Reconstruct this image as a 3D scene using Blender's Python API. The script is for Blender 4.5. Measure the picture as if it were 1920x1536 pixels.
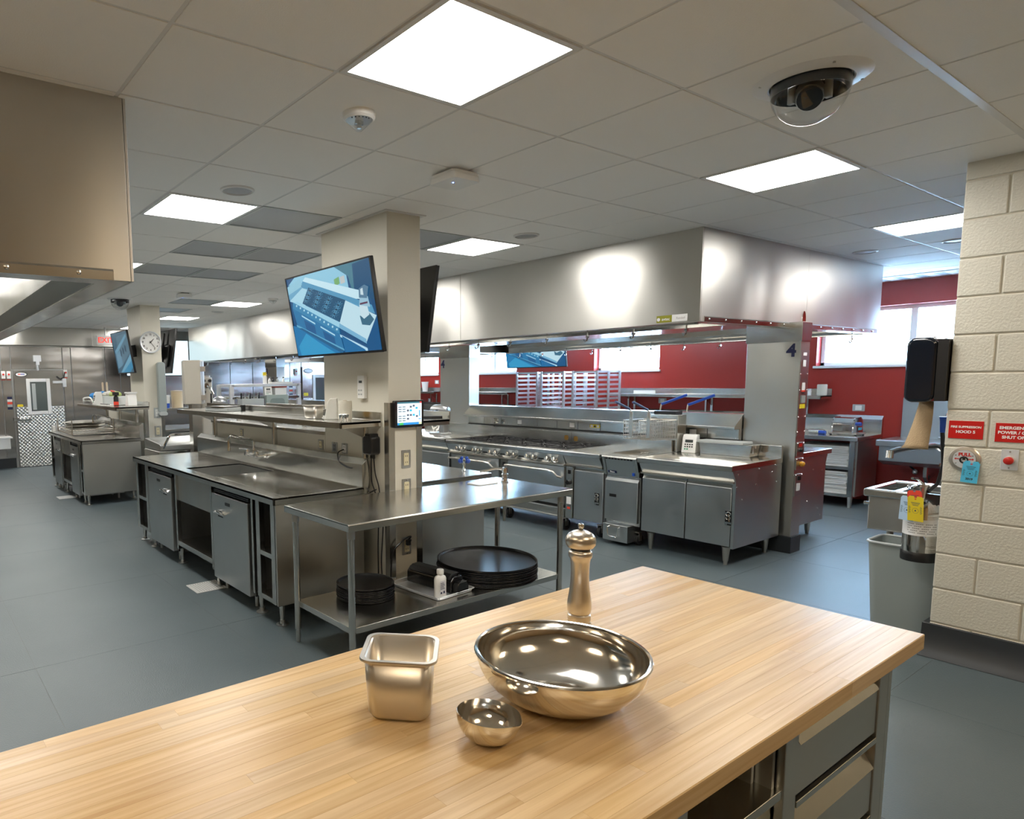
import bpy, bmesh, math, random
from mathutils import Vector, Matrix
random.seed(7)
D = bpy.data
SC = bpy.context.scene
COL = SC.collection
for o in list(D.objects): D.objects.remove(o)

# ------------------------------------------------------------------ camera
CAMZ = 1.71
CEIL = 2.8694
YAW, PITCH, ROLL = 0.6038, -0.1103, -0.0144
FPX, PPX, PPY = 1251.6545, 678.41, 850.03
def cam_axes():
    cy, sy, cp, sp = math.cos(YAW), math.sin(YAW), math.cos(PITCH), math.sin(PITCH)
    f = Vector((sy*cp, cy*cp, sp)); r = Vector((cy, -sy, 0)); u = r.cross(f)
    cr, sr = math.cos(ROLL), math.sin(ROLL)
    return cr*r+sr*u, -sr*r+cr*u, f
_r, _u, _f = cam_axes()
cam = D.objects.new('camera', D.cameras.new('camera'))
COL.objects.link(cam)
cam.matrix_world = Matrix(((_r.x, _u.x, -_f.x, -0.7845), (_r.y, _u.y, -_f.y, -2.1465), (_r.z, _u.z, -_f.z, CAMZ), (0, 0, 0, 1)))
cam.data.sensor_fit = 'HORIZONTAL'
cam.data.sensor_width = 36.0
cam.data.lens = FPX/1920*36.0
cam.data.shift_x = (960-PPX)/1920
cam.data.shift_y = (PPY-768)/1920
cam.data.clip_start = 0.05
cam.data.clip_end = 200
SC.camera = cam
def pix(p):
    d = Vector(p)-Vector((-0.7845, -2.1465, CAMZ)); z = d.dot(_f)
    if z <= 0.05: return None
    return PPX+FPX*d.dot(_r)/z, PPY-FPX*d.dot(_u)/z

# ------------------------------------------------------------------ world, exposure
w = D.worlds.new('sky'); SC.world = w
w.use_nodes = True
bg = w.node_tree.nodes['Background']
bg.inputs[0].default_value = (0.40, 0.68, 1.0, 1)
bg.inputs[1].default_value = 12.5
SC.view_settings.view_transform = 'Standard'
SC.view_settings.look = 'None'
SC.view_settings.exposure = 1.66
SC.cycles.max_bounces = 16; SC.cycles.diffuse_bounces = 9; SC.cycles.glossy_bounces = 8; SC.cycles.transparent_max_bounces = 16; SC.cycles.sample_clamp_indirect = 8.0
SC.view_settings.gamma = 1.0
SC.view_settings.use_curve_mapping = False
LAMP = 9.0          # emission of the ceiling panels

# ------------------------------------------------------------------ materials
MATS = {}
def mat(name, col=(.8, .8, .8), rough=.5, metal=0.0, emit=None, es=1.0, spec=None, aniso=0, arot=0, trans=0, coat=0, var=None, bump=None, rvar=None, alpha=None):
    if name in MATS: return MATS[name]
    m = D.materials.new(name); m.use_nodes = True; MATS[name] = m
    nt = m.node_tree; N = nt.nodes; L = nt.links
    b = N['Principled BSDF']
    b.inputs['Base Color'].default_value = (*col, 1)
    b.inputs['Roughness'].default_value = rough
    b.inputs['Metallic'].default_value = metal
    if spec is not None: b.inputs['Specular IOR Level'].default_value = spec
    if aniso: b.inputs['Anisotropic'].default_value = aniso; b.inputs['Anisotropic Rotation'].default_value = arot
    if coat: b.inputs['Coat Weight'].default_value = coat; b.inputs['Coat Roughness'].default_value = .08
    if emit: b.inputs['Emission Color'].default_value = (*emit, 1); b.inputs['Emission Strength'].default_value = es
    tc = None
    if var or bump or rvar:
        tc = N.new('ShaderNodeTexCoord')
    def noise(scale, detail, stretch):
        mp = N.new('ShaderNodeMapping'); mp.inputs['Scale'].default_value = stretch
        L.new(tc.outputs['Object'], mp.inputs[0])
        n = N.new('ShaderNodeTexNoise'); n.inputs['Scale'].default_value = scale; n.inputs['Detail'].default_value = detail
        L.new(mp.outputs[0], n.inputs['Vector']); return n
    if var:      # (scale, stretch, other colour)
        n = noise(var[0], 4, var[1]); mx = N.new('ShaderNodeMix'); mx.data_type = 'RGBA'
        mx.inputs[6].default_value = (*col, 1); mx.inputs[7].default_value = (*var[2], 1)
        rp = N.new('ShaderNodeValToRGB'); rp.color_ramp.elements[0].position = .35; rp.color_ramp.elements[1].position = .65
        L.new(n.outputs[0], rp.inputs[0]); L.new(rp.outputs[0], mx.inputs[0]); L.new(mx.outputs[2], b.inputs['Base Color'])
    if rvar:     # (scale, stretch, min, max)
        n = noise(rvar[0], 3, rvar[1]); mr = N.new('ShaderNodeMapRange')
        mr.inputs['From Min'].default_value = .3; mr.inputs['From Max'].default_value = .7
        mr.inputs['To Min'].default_value = rvar[2]; mr.inputs['To Max'].default_value = rvar[3]
        L.new(n.outputs[0], mr.inputs[0]); L.new(mr.outputs[0], b.inputs['Roughness'])
    if bump:     # (scale, stretch, distance, detail)
        n = noise(bump[0], bump[3], bump[1]); bp = N.new('ShaderNodeBump'); bp.inputs['Distance'].default_value = bump[2]
        L.new(n.outputs[0], bp.inputs['Height']); L.new(bp.outputs[0], b.inputs['Normal'])
    return m
def clear_mat(name, tint=(1, 1, 1), ior=1.45):
    if name in MATS: return MATS[name]
    m = D.materials.new(name); m.use_nodes = True; MATS[name] = m
    nt = m.node_tree; N = nt.nodes; L = nt.links; N.remove(N['Principled BSDF'])
    t = N.new('ShaderNodeBsdfTransparent'); t.inputs[0].default_value = (*tint, 1)
    g = N.new('ShaderNodeBsdfGlossy'); g.inputs['Roughness'].default_value = .02
    lw = N.new('ShaderNodeLayerWeight'); lw.inputs[0].default_value = .5
    pw = N.new('ShaderNodeMath'); pw.operation = 'POWER'; pw.inputs[1].default_value = 4.0; L.new(lw.outputs['Facing'], pw.inputs[0])
    f0 = ((ior-1)/(ior+1))**2
    fr = N.new('ShaderNodeMath'); fr.operation = 'MULTIPLY_ADD'; fr.inputs[1].default_value = 1-f0; fr.inputs[2].default_value = f0; L.new(pw.outputs[0], fr.inputs[0])
    mx = N.new('ShaderNodeMixShader')
    L.new(fr.outputs[0], mx.inputs[0]); L.new(t.outputs[0], mx.inputs[1]); L.new(g.outputs[0], mx.inputs[2])
    L.new(mx.outputs[0], N['Material Output'].inputs[0]); return m

S1 = (1, 1, 1)
ST = mat('brushed_steel', (.60, .595, .565), .24, 1, bump=(2.2, S1, .003, 1), rvar=(3, S1, .16, .262))
STV = mat('sheet_steel', (.58, .575, .545), .30, 1, aniso=.55, arot=.25, bump=(1.5, (1, 1, .45), .009, 1), rvar=(2, S1, .285, .37))
STH = mat('hood_steel', (.57, .56, .53), .31, 1, aniso=.72, arot=.25, bump=(1.5, (1, 1, .45), .024, 1), rvar=(1.5, S1, .285, .345))
STW = mat('rippled_panel_steel', (.47, .455, .44), .2, 1, bump=(1.6, (.8, .8, 2.4), .010, 1))
STD = mat('dull_steel', (.52, .53, .52), .36, 1, rvar=(4, S1, .3, .45))
STE = mat('oven_steel', (.56, .58, .58), .31, 1, bump=(2.5, S1, .003, 1), rvar=(5, S1, .285, .38))
CHR = mat('chrome', (.78, .78, .77), .07, 1)
ALU = mat('aluminium', (.80, .83, .87), .42, .65)
MIR = mat('polished_steel', (.78, .76, .72), .13, 1, aniso=.5, rvar=(14, S1, .07, .16))
SAT = mat('satin_steel', (.66, .61, .54), .31, 1, aniso=.5)
CREAM = mat('cream_paint', (.66, .63, .54), .45, bump=(90, S1, .0006, 2))
BLOCKP = mat('block_paint', (.64, .62, .54), .42, bump=(80, S1, .0032, 3))
MORT = mat('mortar_paint', (.58, .55, .46), .6)
RED = mat('red_paint', (.34, .026, .018), .38, bump=(80, S1, .0005, 2))
TILE = mat('ceiling_tile', (.92, .91, .885), .85, bump=(220, S1, .0008, 2))
GRID = mat('grid_white', (.74, .74, .73), .45)
WHITE = mat('white_plastic', (.82, .82, .80), .35)
WPAINT = mat('white_paint', (.80, .80, .80), .4)
BLACK = mat('black_plastic', (.012, .012, .013), .32)
BLKG = mat('black_gloss', (.006, .009, .016), .06, coat=.5)
RUB = mat('black_rubber', (.015, .015, .016), .6)
IRON = mat('cast_iron', (.018, .018, .02), .5)
PANK = mat('dark_pan', (.022, .023, .026), .30, .3)
GREYP = mat('grey_plastic', (.30, .34, .33), .42)
GREYL = mat('light_grey_plastic', (.42, .45, .45), .4)
BASEB = mat('base_dark', (.022, .026, .03), .4)
GLASS = clear_mat('clear_glass')
DOME = clear_mat('clear_dome', (.95, .96, .97), 1.6)
BEIGE = mat('beige_enamel', (.50, .47, .41), .38)
IVORY = mat('ivory_plastic', (.75, .68, .46), .4)
SIGNR = mat('sign_red', (.55, .008, .006), .35)
SIGNW = mat('sign_white', (.9, .9, .9), .4)
BLUEP = mat('blue_plastic', (.02, .08, .45), .3)
NAVY = mat('navy_print', (.008, .012, .06), .4)
BLUET = mat('blue_tag', (.08, .52, .80), .5)
YELT = mat('yellow_tag', (.85, .66, .03), .5)
REDT = mat('red_tag', (.75, .06, .03), .5)
REDB = mat('red_button', (.55, .02, .012), .35)
INK = mat('black_ink', (.02, .02, .02), .5)
GOLD = mat('brass', (.75, .5, .16), .25, 1)
PAPER = mat('brown_paper', (.50, .36, .21), .75, bump=(120, S1, .003, 3))
TWINE = mat('cotton_twine', (.76, .72, .62), .8, bump=(60, (1, 1, 6), .003, 2))
ORANGE = mat('orange_cloth', (.80, .10, .015), .8)
BOARD = mat('white_board', (.72, .73, .72), .5)
FILTER = mat('filter_steel', (.60, .60, .57), .35, 1)
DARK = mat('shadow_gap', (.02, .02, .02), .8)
LAMPM = mat('lamp_diffuser', (.9, .9, .9), .5, emit=(1.0, .965, .90), es=LAMP)
WARMM = mat('warm_lamp_diffuser', (.9, .9, .9), .5, emit=(1.0, .78, .52), es=LAMP*.8)
TAN = mat('tan_bounce_wall', (.54, .38, .21), .5)  # unseen walls toned tan for the warm bounce they give
HOODL = mat('hood_lamp', (.9, .9, .9), .5, emit=(1.0, .97, .9), es=9.0)

def maple():
    m = D.materials.new('maple_staves'); m.use_nodes = True; nt = m.node_tree; N = nt.nodes; L = nt.links
    b = N['Principled BSDF']; b.inputs['Roughness'].default_value = .33
    tc = N.new('ShaderNodeTexCoord'); oi = N.new('ShaderNodeObjectInfo')
    ad = N.new('ShaderNodeVectorMath'); ad.operation = 'ADD'
    mul = N.new('ShaderNodeVectorMath'); mul.operation = 'SCALE'; mul.inputs['Scale'].default_value = 17.0
    cx = N.new('ShaderNodeCombineXYZ'); L.new(oi.outputs['Random'], cx.inputs[0]); L.new(oi.outputs['Random'], cx.inputs[1]); L.new(oi.outputs['Random'], cx.inputs[2])
    L.new(cx.outputs[0], mul.inputs[0]); L.new(tc.outputs['Object'], ad.inputs[0]); L.new(mul.outputs[0], ad.inputs[1])
    mp = N.new('ShaderNodeMapping'); mp.inputs['Scale'].default_value = (1.3, 38, 38); L.new(ad.outputs[0], mp.inputs[0])
    n = N.new('ShaderNodeTexNoise'); n.inputs['Scale'].default_value = 1.6; n.inputs['Detail'].default_value = 5; n.inputs['Distortion'].default_value = .6; L.new(mp.outputs[0], n.inputs['Vector'])
    rp = N.new('ShaderNodeValToRGB'); e = rp.color_ramp.elements
    e[0].position = .24; e[0].color = (.47, .295, .125, 1); e[1].position = .66; e[1].color = (.64, .472, .258, 1)
    L.new(n.outputs[0], rp.inputs[0])
    hs = N.new('ShaderNodeHueSaturation'); L.new(rp.outputs[0], hs.inputs['Color'])
    mr = N.new('ShaderNodeMapRange'); mr.inputs['To Min'].default_value = .91; mr.inputs['To Max'].default_value = 1.06; L.new(oi.outputs['Random'], mr.inputs[0]); L.new(mr.outputs[0], hs.inputs['Value'])
    m2 = N.new('ShaderNodeMath'); m2.operation = 'MULTIPLY'; m2.inputs[1].default_value = 7.31; L.new(oi.outputs['Random'], m2.inputs[0])
    m3 = N.new('ShaderNodeMath'); m3.operation = 'FRACT'; L.new(m2.outputs[0], m3.inputs[0])
    mr2 = N.new('ShaderNodeMapRange'); mr2.inputs['To Min'].default_value = .88; mr2.inputs['To Max'].default_value = 1.12; L.new(m3.outputs[0], mr2.inputs[0]); L.new(mr2.outputs[0], hs.inputs['Saturation'])
    L.new(hs.outputs[0], b.inputs['Base Color'])
    return m
MAPLE = maple()
def floor_mat():
    m = D.materials.new('slate_sheet_floor'); m.use_nodes = True; nt = m.node_tree; N = nt.nodes; L = nt.links
    b = N['Principled BSDF']; tc = N.new('ShaderNodeTexCoord')
    n = N.new('ShaderNodeTexNoise'); n.inputs['Scale'].default_value = .9; n.inputs['Detail'].default_value = 6; L.new(tc.outputs['Object'], n.inputs['Vector'])
    rp = N.new('ShaderNodeValToRGB'); e = rp.color_ramp.elements
    e[0].position = .3; e[0].color = (.072, .098, .112, 1); e[1].position = .7; e[1].color = (.098, .126, .140, 1); L.new(n.outputs[0], rp.inputs[0])
    L.new(rp.outputs[0], b.inputs['Base Color'])
    n2 = N.new('ShaderNodeTexNoise'); n2.inputs['Scale'].default_value = 140; n2.inputs['Detail'].default_value = 2; L.new(tc.outputs['Object'], n2.inputs['Vector'])
    bp = N.new('ShaderNodeBump'); bp.inputs['Distance'].default_value = .0015; L.new(n2.outputs[0], bp.inputs['Height']); L.new(bp.outputs[0], b.inputs['Normal'])
    b.inputs['Roughness'].default_value = .42
    return m
FLOORM = floor_mat()
def diamond_mat():
    m = D.materials.new('diamond_plate'); m.use_nodes = True; nt = m.node_tree; N = nt.nodes; L = nt.links
    b = N['Principled BSDF']; b.inputs['Metallic'].default_value = 1; b.inputs['Base Color'].default_value = (.62, .62, .61, 1); b.inputs['Roughness'].default_value = .28
    tc = N.new('ShaderNodeTexCoord'); mp = N.new('ShaderNodeMapping'); mp.inputs['Rotation'].default_value = (0, math.radians(45), 0); L.new(tc.outputs['Object'], mp.inputs[0])
    ck = N.new('ShaderNodeTexVoronoi'); ck.inputs['Scale'].default_value = 20; ck.inputs['Randomness'].default_value = 0; L.new(mp.outputs[0], ck.inputs['Vector'])
    bp = N.new('ShaderNodeBump'); bp.inputs['Distance'].default_value = .02; L.new(ck.outputs['Distance'], bp.inputs['Height']); L.new(bp.outputs[0], b.inputs['Normal'])
    return m
DIAM = diamond_mat()
def picture_mat(name, strength):
    if name in MATS: return MATS[name]
    m = D.materials.new(name); m.use_nodes = True; MATS[name] = m; nt = m.node_tree; N = nt.nodes; L = nt.links
    b = N['Principled BSDF']; at = N.new('ShaderNodeVertexColor'); at.layer_name = 'pic'
    b.inputs['Roughness'].default_value = .25
    b.inputs['Base Color'].default_value = (.01, .01, .01, 1)
    if strength: L.new(at.outputs[0], b.inputs['Emission Color']); b.inputs['Emission Strength'].default_value = strength
    else: L.new(at.outputs[0], b.inputs['Base Color'])
    return m

# ------------------------------------------------------------------ mesh builder
class MB:
    def __init__(s): s.v = []; s.f = []; s.c = []
    def add(s, vs, fs, col=None):
        k = len(s.v); s.v += [tuple(p) for p in vs]; s.f += [tuple(i+k for i in f) for f in fs]; s.c += [col]*len(fs); return s
    def box(s, x0, y0, z0, x1, y1, z1):
        x0, x1 = min(x0, x1), max(x0, x1); y0, y1 = min(y0, y1), max(y0, y1); z0, z1 = min(z0, z1), max(z0, z1)
        return s.add([(x0, y0, z0), (x1, y0, z0), (x1, y1, z0), (x0, y1, z0), (x0, y0, z1), (x1, y0, z1), (x1, y1, z1), (x0, y1, z1)],
                     [(0, 3, 2, 1), (4, 5, 6, 7), (0, 1, 5, 4), (1, 2, 6, 5), (2, 3, 7, 6), (3, 0, 4, 7)])
    def prism(s, poly, ax, a0, a1):
        if ax == 'x': P = lambda p, a: (a, p[0], p[1])
        elif ax == 'y': P = lambda p, a: (p[0], a, p[1])
        else: P = lambda p, a: (p[0], p[1], a)
        n = len(poly)
        area = sum(poly[i][0]*poly[(i+1) % n][1]-poly[(i+1) % n][0]*poly[i][1] for i in range(n))
        q = list(poly) if area > 0 else list(poly)[::-1]
        if ax == 'y': q = q[::-1]
        a0, a1 = min(a0, a1), max(a0, a1)
        return s.add([P(p, a0) for p in q]+[P(p, a1) for p in q], [tuple(range(n))[::-1], tuple(range(n, 2*n))]+[(i, (i+1) % n, n+(i+1) % n, n+i) for i in range(n)])
    def cyl(s, p0, p1, r0, r1=None, n=14, caps=True):
        r1 = r0 if r1 is None else r1
        p0, p1 = Vector(p0), Vector(p1); d = (p1-p0).normalized()
        a = d.orthogonal().normalized(); b = d.cross(a)
        vs = []
        for p, r in ((p0, r0), (p1, r1)):
            for i in range(n):
                t = 2*math.pi*i/n; vs.append(p+a*(r*math.cos(t))+b*(r*math.sin(t)))
        fs = [(i, (i+1) % n, n+(i+1) % n, n+i) for i in range(n)]
        if caps: fs += [tuple(range(n))[::-1], tuple(range(n, 2*n))]
        return s.add(vs, fs)
    def lathe(s, prof, c=(0, 0, 0), n=28, M=None, sx=1, sy=1):
        vs = []; fs = []; m = len(prof)
        for i in range(n):
            t = 2*math.pi*i/n
            for r, z in prof:
                p = Vector((r*math.cos(t)*sx, r*math.sin(t)*sy, z))
                if M: p = M @ p
                vs.append(p+Vector(c))
        for i in range(n):
            j = (i+1) % n
            for k in range(m-1):
                a, b, c2, d = i*m+k, j*m+k, j*m+k+1, i*m+k+1
                if prof[k][0] == 0: fs.append((a, c2, d))
                elif prof[k+1][0] == 0: fs.append((a, b, d))
                else: fs.append((a, b, c2, d))
        return s.add(vs, fs)
    def tube(s, pts, r, n=8, closed=False):
        P = [Vector(p) for p in pts]; m = len(P); vs = []
        up = None
        for i in range(m):
            if closed: d = (P[(i+1) % m]-P[i-1]).normalized()
            else: d = (P[min(i+1, m-1)]-P[max(i-1, 0)]).normalized()
            if up is None: a = d.orthogonal().normalized()
            else:
                a = up-d*up.dot(d)
                a = a.normalized() if a.length > 1e-6 else d.orthogonal().normalized()
            up = a; b = d.cross(a)
            for k in range(n):
                t = 2*math.pi*k/n; vs.append(P[i]+a*(r*math.cos(t))+b*(r*math.sin(t)))
        fs = []
        for i in range(m if closed else m-1):
            j = (i+1) % m
            fs += [(i*n+k, i*n+(k+1) % n, j*n+(k+1) % n, j*n+k) for k in range(n)]
        if not closed: fs += [tuple(range(n))[::-1], tuple(range((m-1)*n, m*n))]
        return s.add(vs, fs)
    def poly(s, pts, col=None): return s.add(pts, [tuple(range(len(pts)))], col)
    def ball(s, c, r, n=12, sc=(1, 1, 1)):
        m = n//2; prof = [(r*math.sin(math.pi*k/m) if 0 < k < m else 0, -r*math.cos(math.pi*k/m)) for k in range(m+1)]
        return s.lathe([(p*1, z*sc[2]) for p, z in prof], c, n, sx=sc[0], sy=sc[1])
    def rbox(s, x0, y0, z0, x1, y1, z1, r, ax='z', n=4):
        """box rounded about one axis"""
        A = {'x': (y0, z0, y1, z1), 'y': (x0, z0, x1, z1), 'z': (x0, y0, x1, y1)}[ax]
        B = {'x': (x0, x1), 'y': (y0, y1), 'z': (z0, z1)}[ax]
        return s.prism(rrect(*A, r, n), ax, *B)
def rrect(a0, b0, a1, b1, r, n=4):
    out = []
    for ca, cb, t0 in ((a1-r, b1-r, 0), (a0+r, b1-r, 90), (a0+r, b0+r, 180), (a1-r, b0+r, 270)):
        for k in range(n+1):
            t = math.radians(t0+90*k/n); out.append((ca+r*math.cos(t), cb+r*math.sin(t)))
    return out
def arc(c, r, t0, t1, n, f): return [f(c[0]+r*math.cos(math.radians(t0+(t1-t0)*k/n)), c[1]+r*math.sin(math.radians(t0+(t1-t0)*k/n))) for k in range(n+1)]

LOCAL = set(); OFF = {}
def off(o):
    return OFF.get(o.name, Vector((0, 0, 0))) if o else Vector((0, 0, 0))
def tag(o, label=None, cat=None, group=None, kind=None):
    if label: o['label'] = label
    if cat: o['category'] = cat
    if group: o['group'] = group
    if kind: o['kind'] = kind
    return o
def thing(name, label, cat, loc=(0, 0, 0), group=None, M=None):
    """an Empty at the base of a thing; with M its parts are given in local coordinates"""
    o = D.objects.new(name, None); COL.objects.link(o); o.empty_display_size = .1
    if M is not None: o.matrix_world = M; LOCAL.add(o.name); OFF[o.name] = Vector((0, 0, 0))
    else: o.location = loc; OFF[o.name] = Vector(loc)
    return tag(o, label, cat, group)
def obj(name, mb, m, parent=None, bevel=0, org=None, seg=1, ang=35, **tags):
    me = D.meshes.new(name)
    k = Vector(org) if org is not None else off(parent)
    me.from_pydata([(p[0]-k.x, p[1]-k.y, p[2]-k.z) for p in mb.v], [], mb.f)
    if any(c is not None for c in mb.c):
        ca = me.color_attributes.new('pic', 'FLOAT_COLOR', 'CORNER')
        li = 0
        for p, c in zip(me.polygons, mb.c):
            for q in p.loop_indices: ca.data[q].color = (*(c or (0, 0, 0)), 1)
    me.materials.append(m)
    me.polygons.foreach_set('use_smooth', [True]*len(me.polygons))
    me.set_sharp_from_angle(angle=math.radians(ang))
    me.update()
    o = D.objects.new(name, me); COL.objects.link(o)
    if parent: o.parent = parent
    if org is not None: o.location = org
    OFF[o.name] = k if parent is None or org is None else k
    if org is not None and parent: o.location = Vector(org)-off(parent)
    if bevel:
        md = o.modifiers.new('bevel', 'BEVEL'); md.width = bevel; md.segments = seg; md.limit_method = 'ANGLE'; md.angle_limit = math.radians(40); md.harden_normals = True
    return tag(o, **tags)
def struct(name, mb, m, **k):
    o = obj(name, mb, m, **k); o['kind'] = 'structure'; return o
def dup(root, loc=None, label=None, group=None, M=None):
    r = root.copy(); COL.objects.link(r)
    if M is not None: r.matrix_world = M
    if loc is not None: r.location = loc
    if label: r['label'] = label
    if group: r['group'] = group
    def rec(a, b):
        for ch in KIDS(a):
            c = ch.copy(); COL.objects.link(c); c.parent = b; rec(ch, c)
    rec(root, r)
    return r
_kid = {}
def KIDS(o): return [c for c in o.children]
def frame_m(o, right, up):
    """matrix whose x is right, y is up, z is out of the face"""
    r = Vector(right).normalized(); u = Vector(up).normalized(); n = r.cross(u)
    return Matrix(((r.x, u.x, n.x, o[0]), (r.y, u.y, n.y, o[1]), (r.z, u.z, n.z, o[2]), (0, 0, 0, 1)))
def FX(o): return frame_m(o, (0, -1, 0), (0, 0, 1))      # on a face that looks to -x
def FY(o): return frame_m(o, (1, 0, 0), (0, 0, 1))       # on a face that looks to -y
def text(parent, s, size, M, m, name='lettering', bold=.0, ex=.0004, align='CENTER', label=None):
    cu = D.curves.new('t', 'FONT'); cu.body = s; cu.size = size; cu.align_x = align; cu.align_y = 'CENTER'; cu.extrude = ex; cu.offset = bold; cu.resolution_u = 3
    t = D.objects.new('t', cu); COL.objects.link(t)
    me = D.meshes.new_from_object(t.evaluated_get(bpy.context.evaluated_depsgraph_get()))
    D.objects.remove(t); D.curves.remove(cu)
    me.name = name; me.materials.clear(); me.materials.append(m)
    k = off(parent)
    me.transform(Matrix.Translation(-k) @ M)
    o = D.objects.new(name, me); COL.objects.link(o)
    if parent: o.parent = parent
    OFF[o.name] = k
    if label: o['label'] = label
    return o
def picture(parent, name, M, W, H, layers, m, label=None):
    """flat print or screen: layers = (colour, [(u,v)...]) with u,v in 0..1, later ones on top"""
    mb = MB()
    for k, (c, pts) in enumerate(layers):
        q = [M @ Vector(((u-.5)*W, (v-.5)*H, .00006*(k+1))) for u, v in pts]
        a = sum(pts[i][0]*pts[(i+1) % len(pts)][1]-pts[(i+1) % len(pts)][0]*pts[i][1] for i in range(len(pts)))
        if a < 0: q = q[::-1]
        mb.poly(q, c)
    o = obj(name, mb, m, parent)
    if label: o['label'] = label
    return o
def R4(u0, v0, u1, v1): return [(u0, v0), (u1, v0), (u1, v1), (u0, v1)]
# ================================================================== THE ROOM
T = .637; OX, OY = .0353, .0966
# floor: welded sheets over a dark bed
fl = struct('floor', MB().box(-4.2, -5.7, -.12, 10.0, 13.6, -.0016), mat('weld_line', (.15, .165, .165), .6))
xs = [-.225+1.22*k for k in range(-4, 10)]; ys = [.62+1.55*k for k in range(-4, 10)]
for a in xs[:-1]:
    for b in ys[:-1]:
        x1, y1 = min(a+1.22, 10.0), min(b+1.55, 13.6)
        if a > 9.9 or b > 13.5: continue
        obj('floor_sheet', MB().box(a+.0014, b+.0014, -.0015, x1-.0014, y1-.0014, 0), FLOORM, fl)
# ceiling tiles in a white grid
ce = struct('ceiling', MB().box(-4.2, -5.7, CEIL+.05, 10.0, 13.6, CEIL+.2), mat('plenum_white', (.5, .5, .49), .8))
LIGHTS = [(1, -1), (1, 3), (1, 7), (1, 11), (1, 15), (5, -1), (5, 3), (5, 7), (5, 11), (5, 15), (9, -1), (1, -5), (5, -5), (-3, -1), (-3, -5), (13, -1), (13, 7), (13, 15), (1, 19), (5, 19)]
GRILLE = [(2, 3), (2, 5), (2, 7), (3, 5), (3, 7), (4, 11), (4, 13), (4, 3), (1, 9), (1, 13)]
grid = MB()
for k in range(-7, 18): grid.box(k*T+OX-.012, -5.7, CEIL+.003, k*T+OX+.012, 13.6, CEIL+.02)
for k in range(-10, 24): grid.box(-4.2, k*T+OY-.012, CEIL+.0035, 10.0, k*T+OY+.012, CEIL+.02)
gr = obj('ceiling_grid', grid, GRID, ce); gr['kind'] = 'stuff'
rail = obj('ceiling_rail', MB().box(-4.0, -2*T+OY-.016, CEIL-.004, 9.8, -2*T+OY+.016, CEIL+.02), GRID, ce)
def inhood(x, y): return (x > 4.55 and x < 8.22 and y > .8 and y < 12.1) or (x < .05 and y > .8 and y < 8.6)
tile_me = None; far = MB(); g = .007
ORG = {}
for i in range(-7, 17):
    for j in range(-10, 23):
        if (i, j) in LIGHTS or (i, j) in GRILLE: continue
        x, y = i*T+OX, j*T+OY
        if x < -4.2 or y+T > 13.7 or y < -5.8: continue
        if inhood(x+.01, y+.01) and inhood(x+T-.01, y+T-.01) and inhood(x+.01, y+T-.01): continue
        P = [pix((x+a*T, y+b*T, CEIL)) for a in (0, 1) for b in (0, 1)]
        vis = None not in P and max(p[0] for p in P) > 0 and min(p[0] for p in P) < 1920 and max(p[1] for p in P) > 0 and max(p[1] for p in P)-min(p[1] for p in P) > 9
        if vis:
            if tile_me is None:
                o = obj('ceiling_tile', MB().box(g, g, 0, T-g, T-g, .03), TILE, ce, bevel=.003); tile_me = o.data; o.location = (x, y, CEIL); t0 = o
            else:
                o = t0.copy(); COL.objects.link(o); o.location = (x, y, CEIL)
        else: far.box(x+g, y+g, CEIL, x+T-g, y+T-g, CEIL+.03)
o = obj('ceiling_tiles_beyond', far, TILE, ce); o['kind'] = 'stuff'

# right wall (red), with window openings
RX = 9.8
WIN = [(.40, 1.98, (.95,)), (4.33, 5.62, (4.95,)), (7.5, 9.0, (8.25,)), (9.95, 11.6, (10.8,))]
WZ0, WZ1 = 1.80, 2.56
rw = MB(); rw.box(RX, -5.7, 0, RX+.3, 13.6, WZ0).box(RX, -5.7, WZ1, RX+.3, 13.6, CEIL+.05)
e = [-5.7]+[q for a in WIN for q in a[:2]]+[13.6]
for k in range(0, len(e), 2): rw.box(RX, e[k], WZ0, RX+.3, e[k+1], WZ1)
struct('wall_right', rw, RED)
for n, (a, b, mull) in enumerate(WIN):
    W_ = MB(); x0, x1 = RX+.14, RX+.2; f = .05
    W_.box(x0, a, WZ0, x1, b, WZ0+f).box(x0, a, WZ1-f, x1, b, WZ1).box(x0, a, WZ0, x1, a+f, WZ1).box(x0, b-f, WZ0, x1, b, WZ1)
    wo = struct('window_%d' % (n+1), W_, WPAINT, bevel=.004)
    ed = [a+f]+list(mull)+[b-f]
    for m_ in mull: obj('mullion', MB().box(x0, m_-.035, WZ0+f, x1, m_+.035, WZ1-f), WPAINT, wo)
    for p, q in zip(ed[:-1], ed[1:]):
        obj('pane', MB().box(RX+.165, p, WZ0+f, RX+.171, q, WZ1-f), GLASS, wo)
    obj('window_sill', MB().box(RX-.03, a-.03, WZ0-.03, RX+.145, b+.03, WZ0+.004), WPAINT, wo, bevel=.004)
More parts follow.
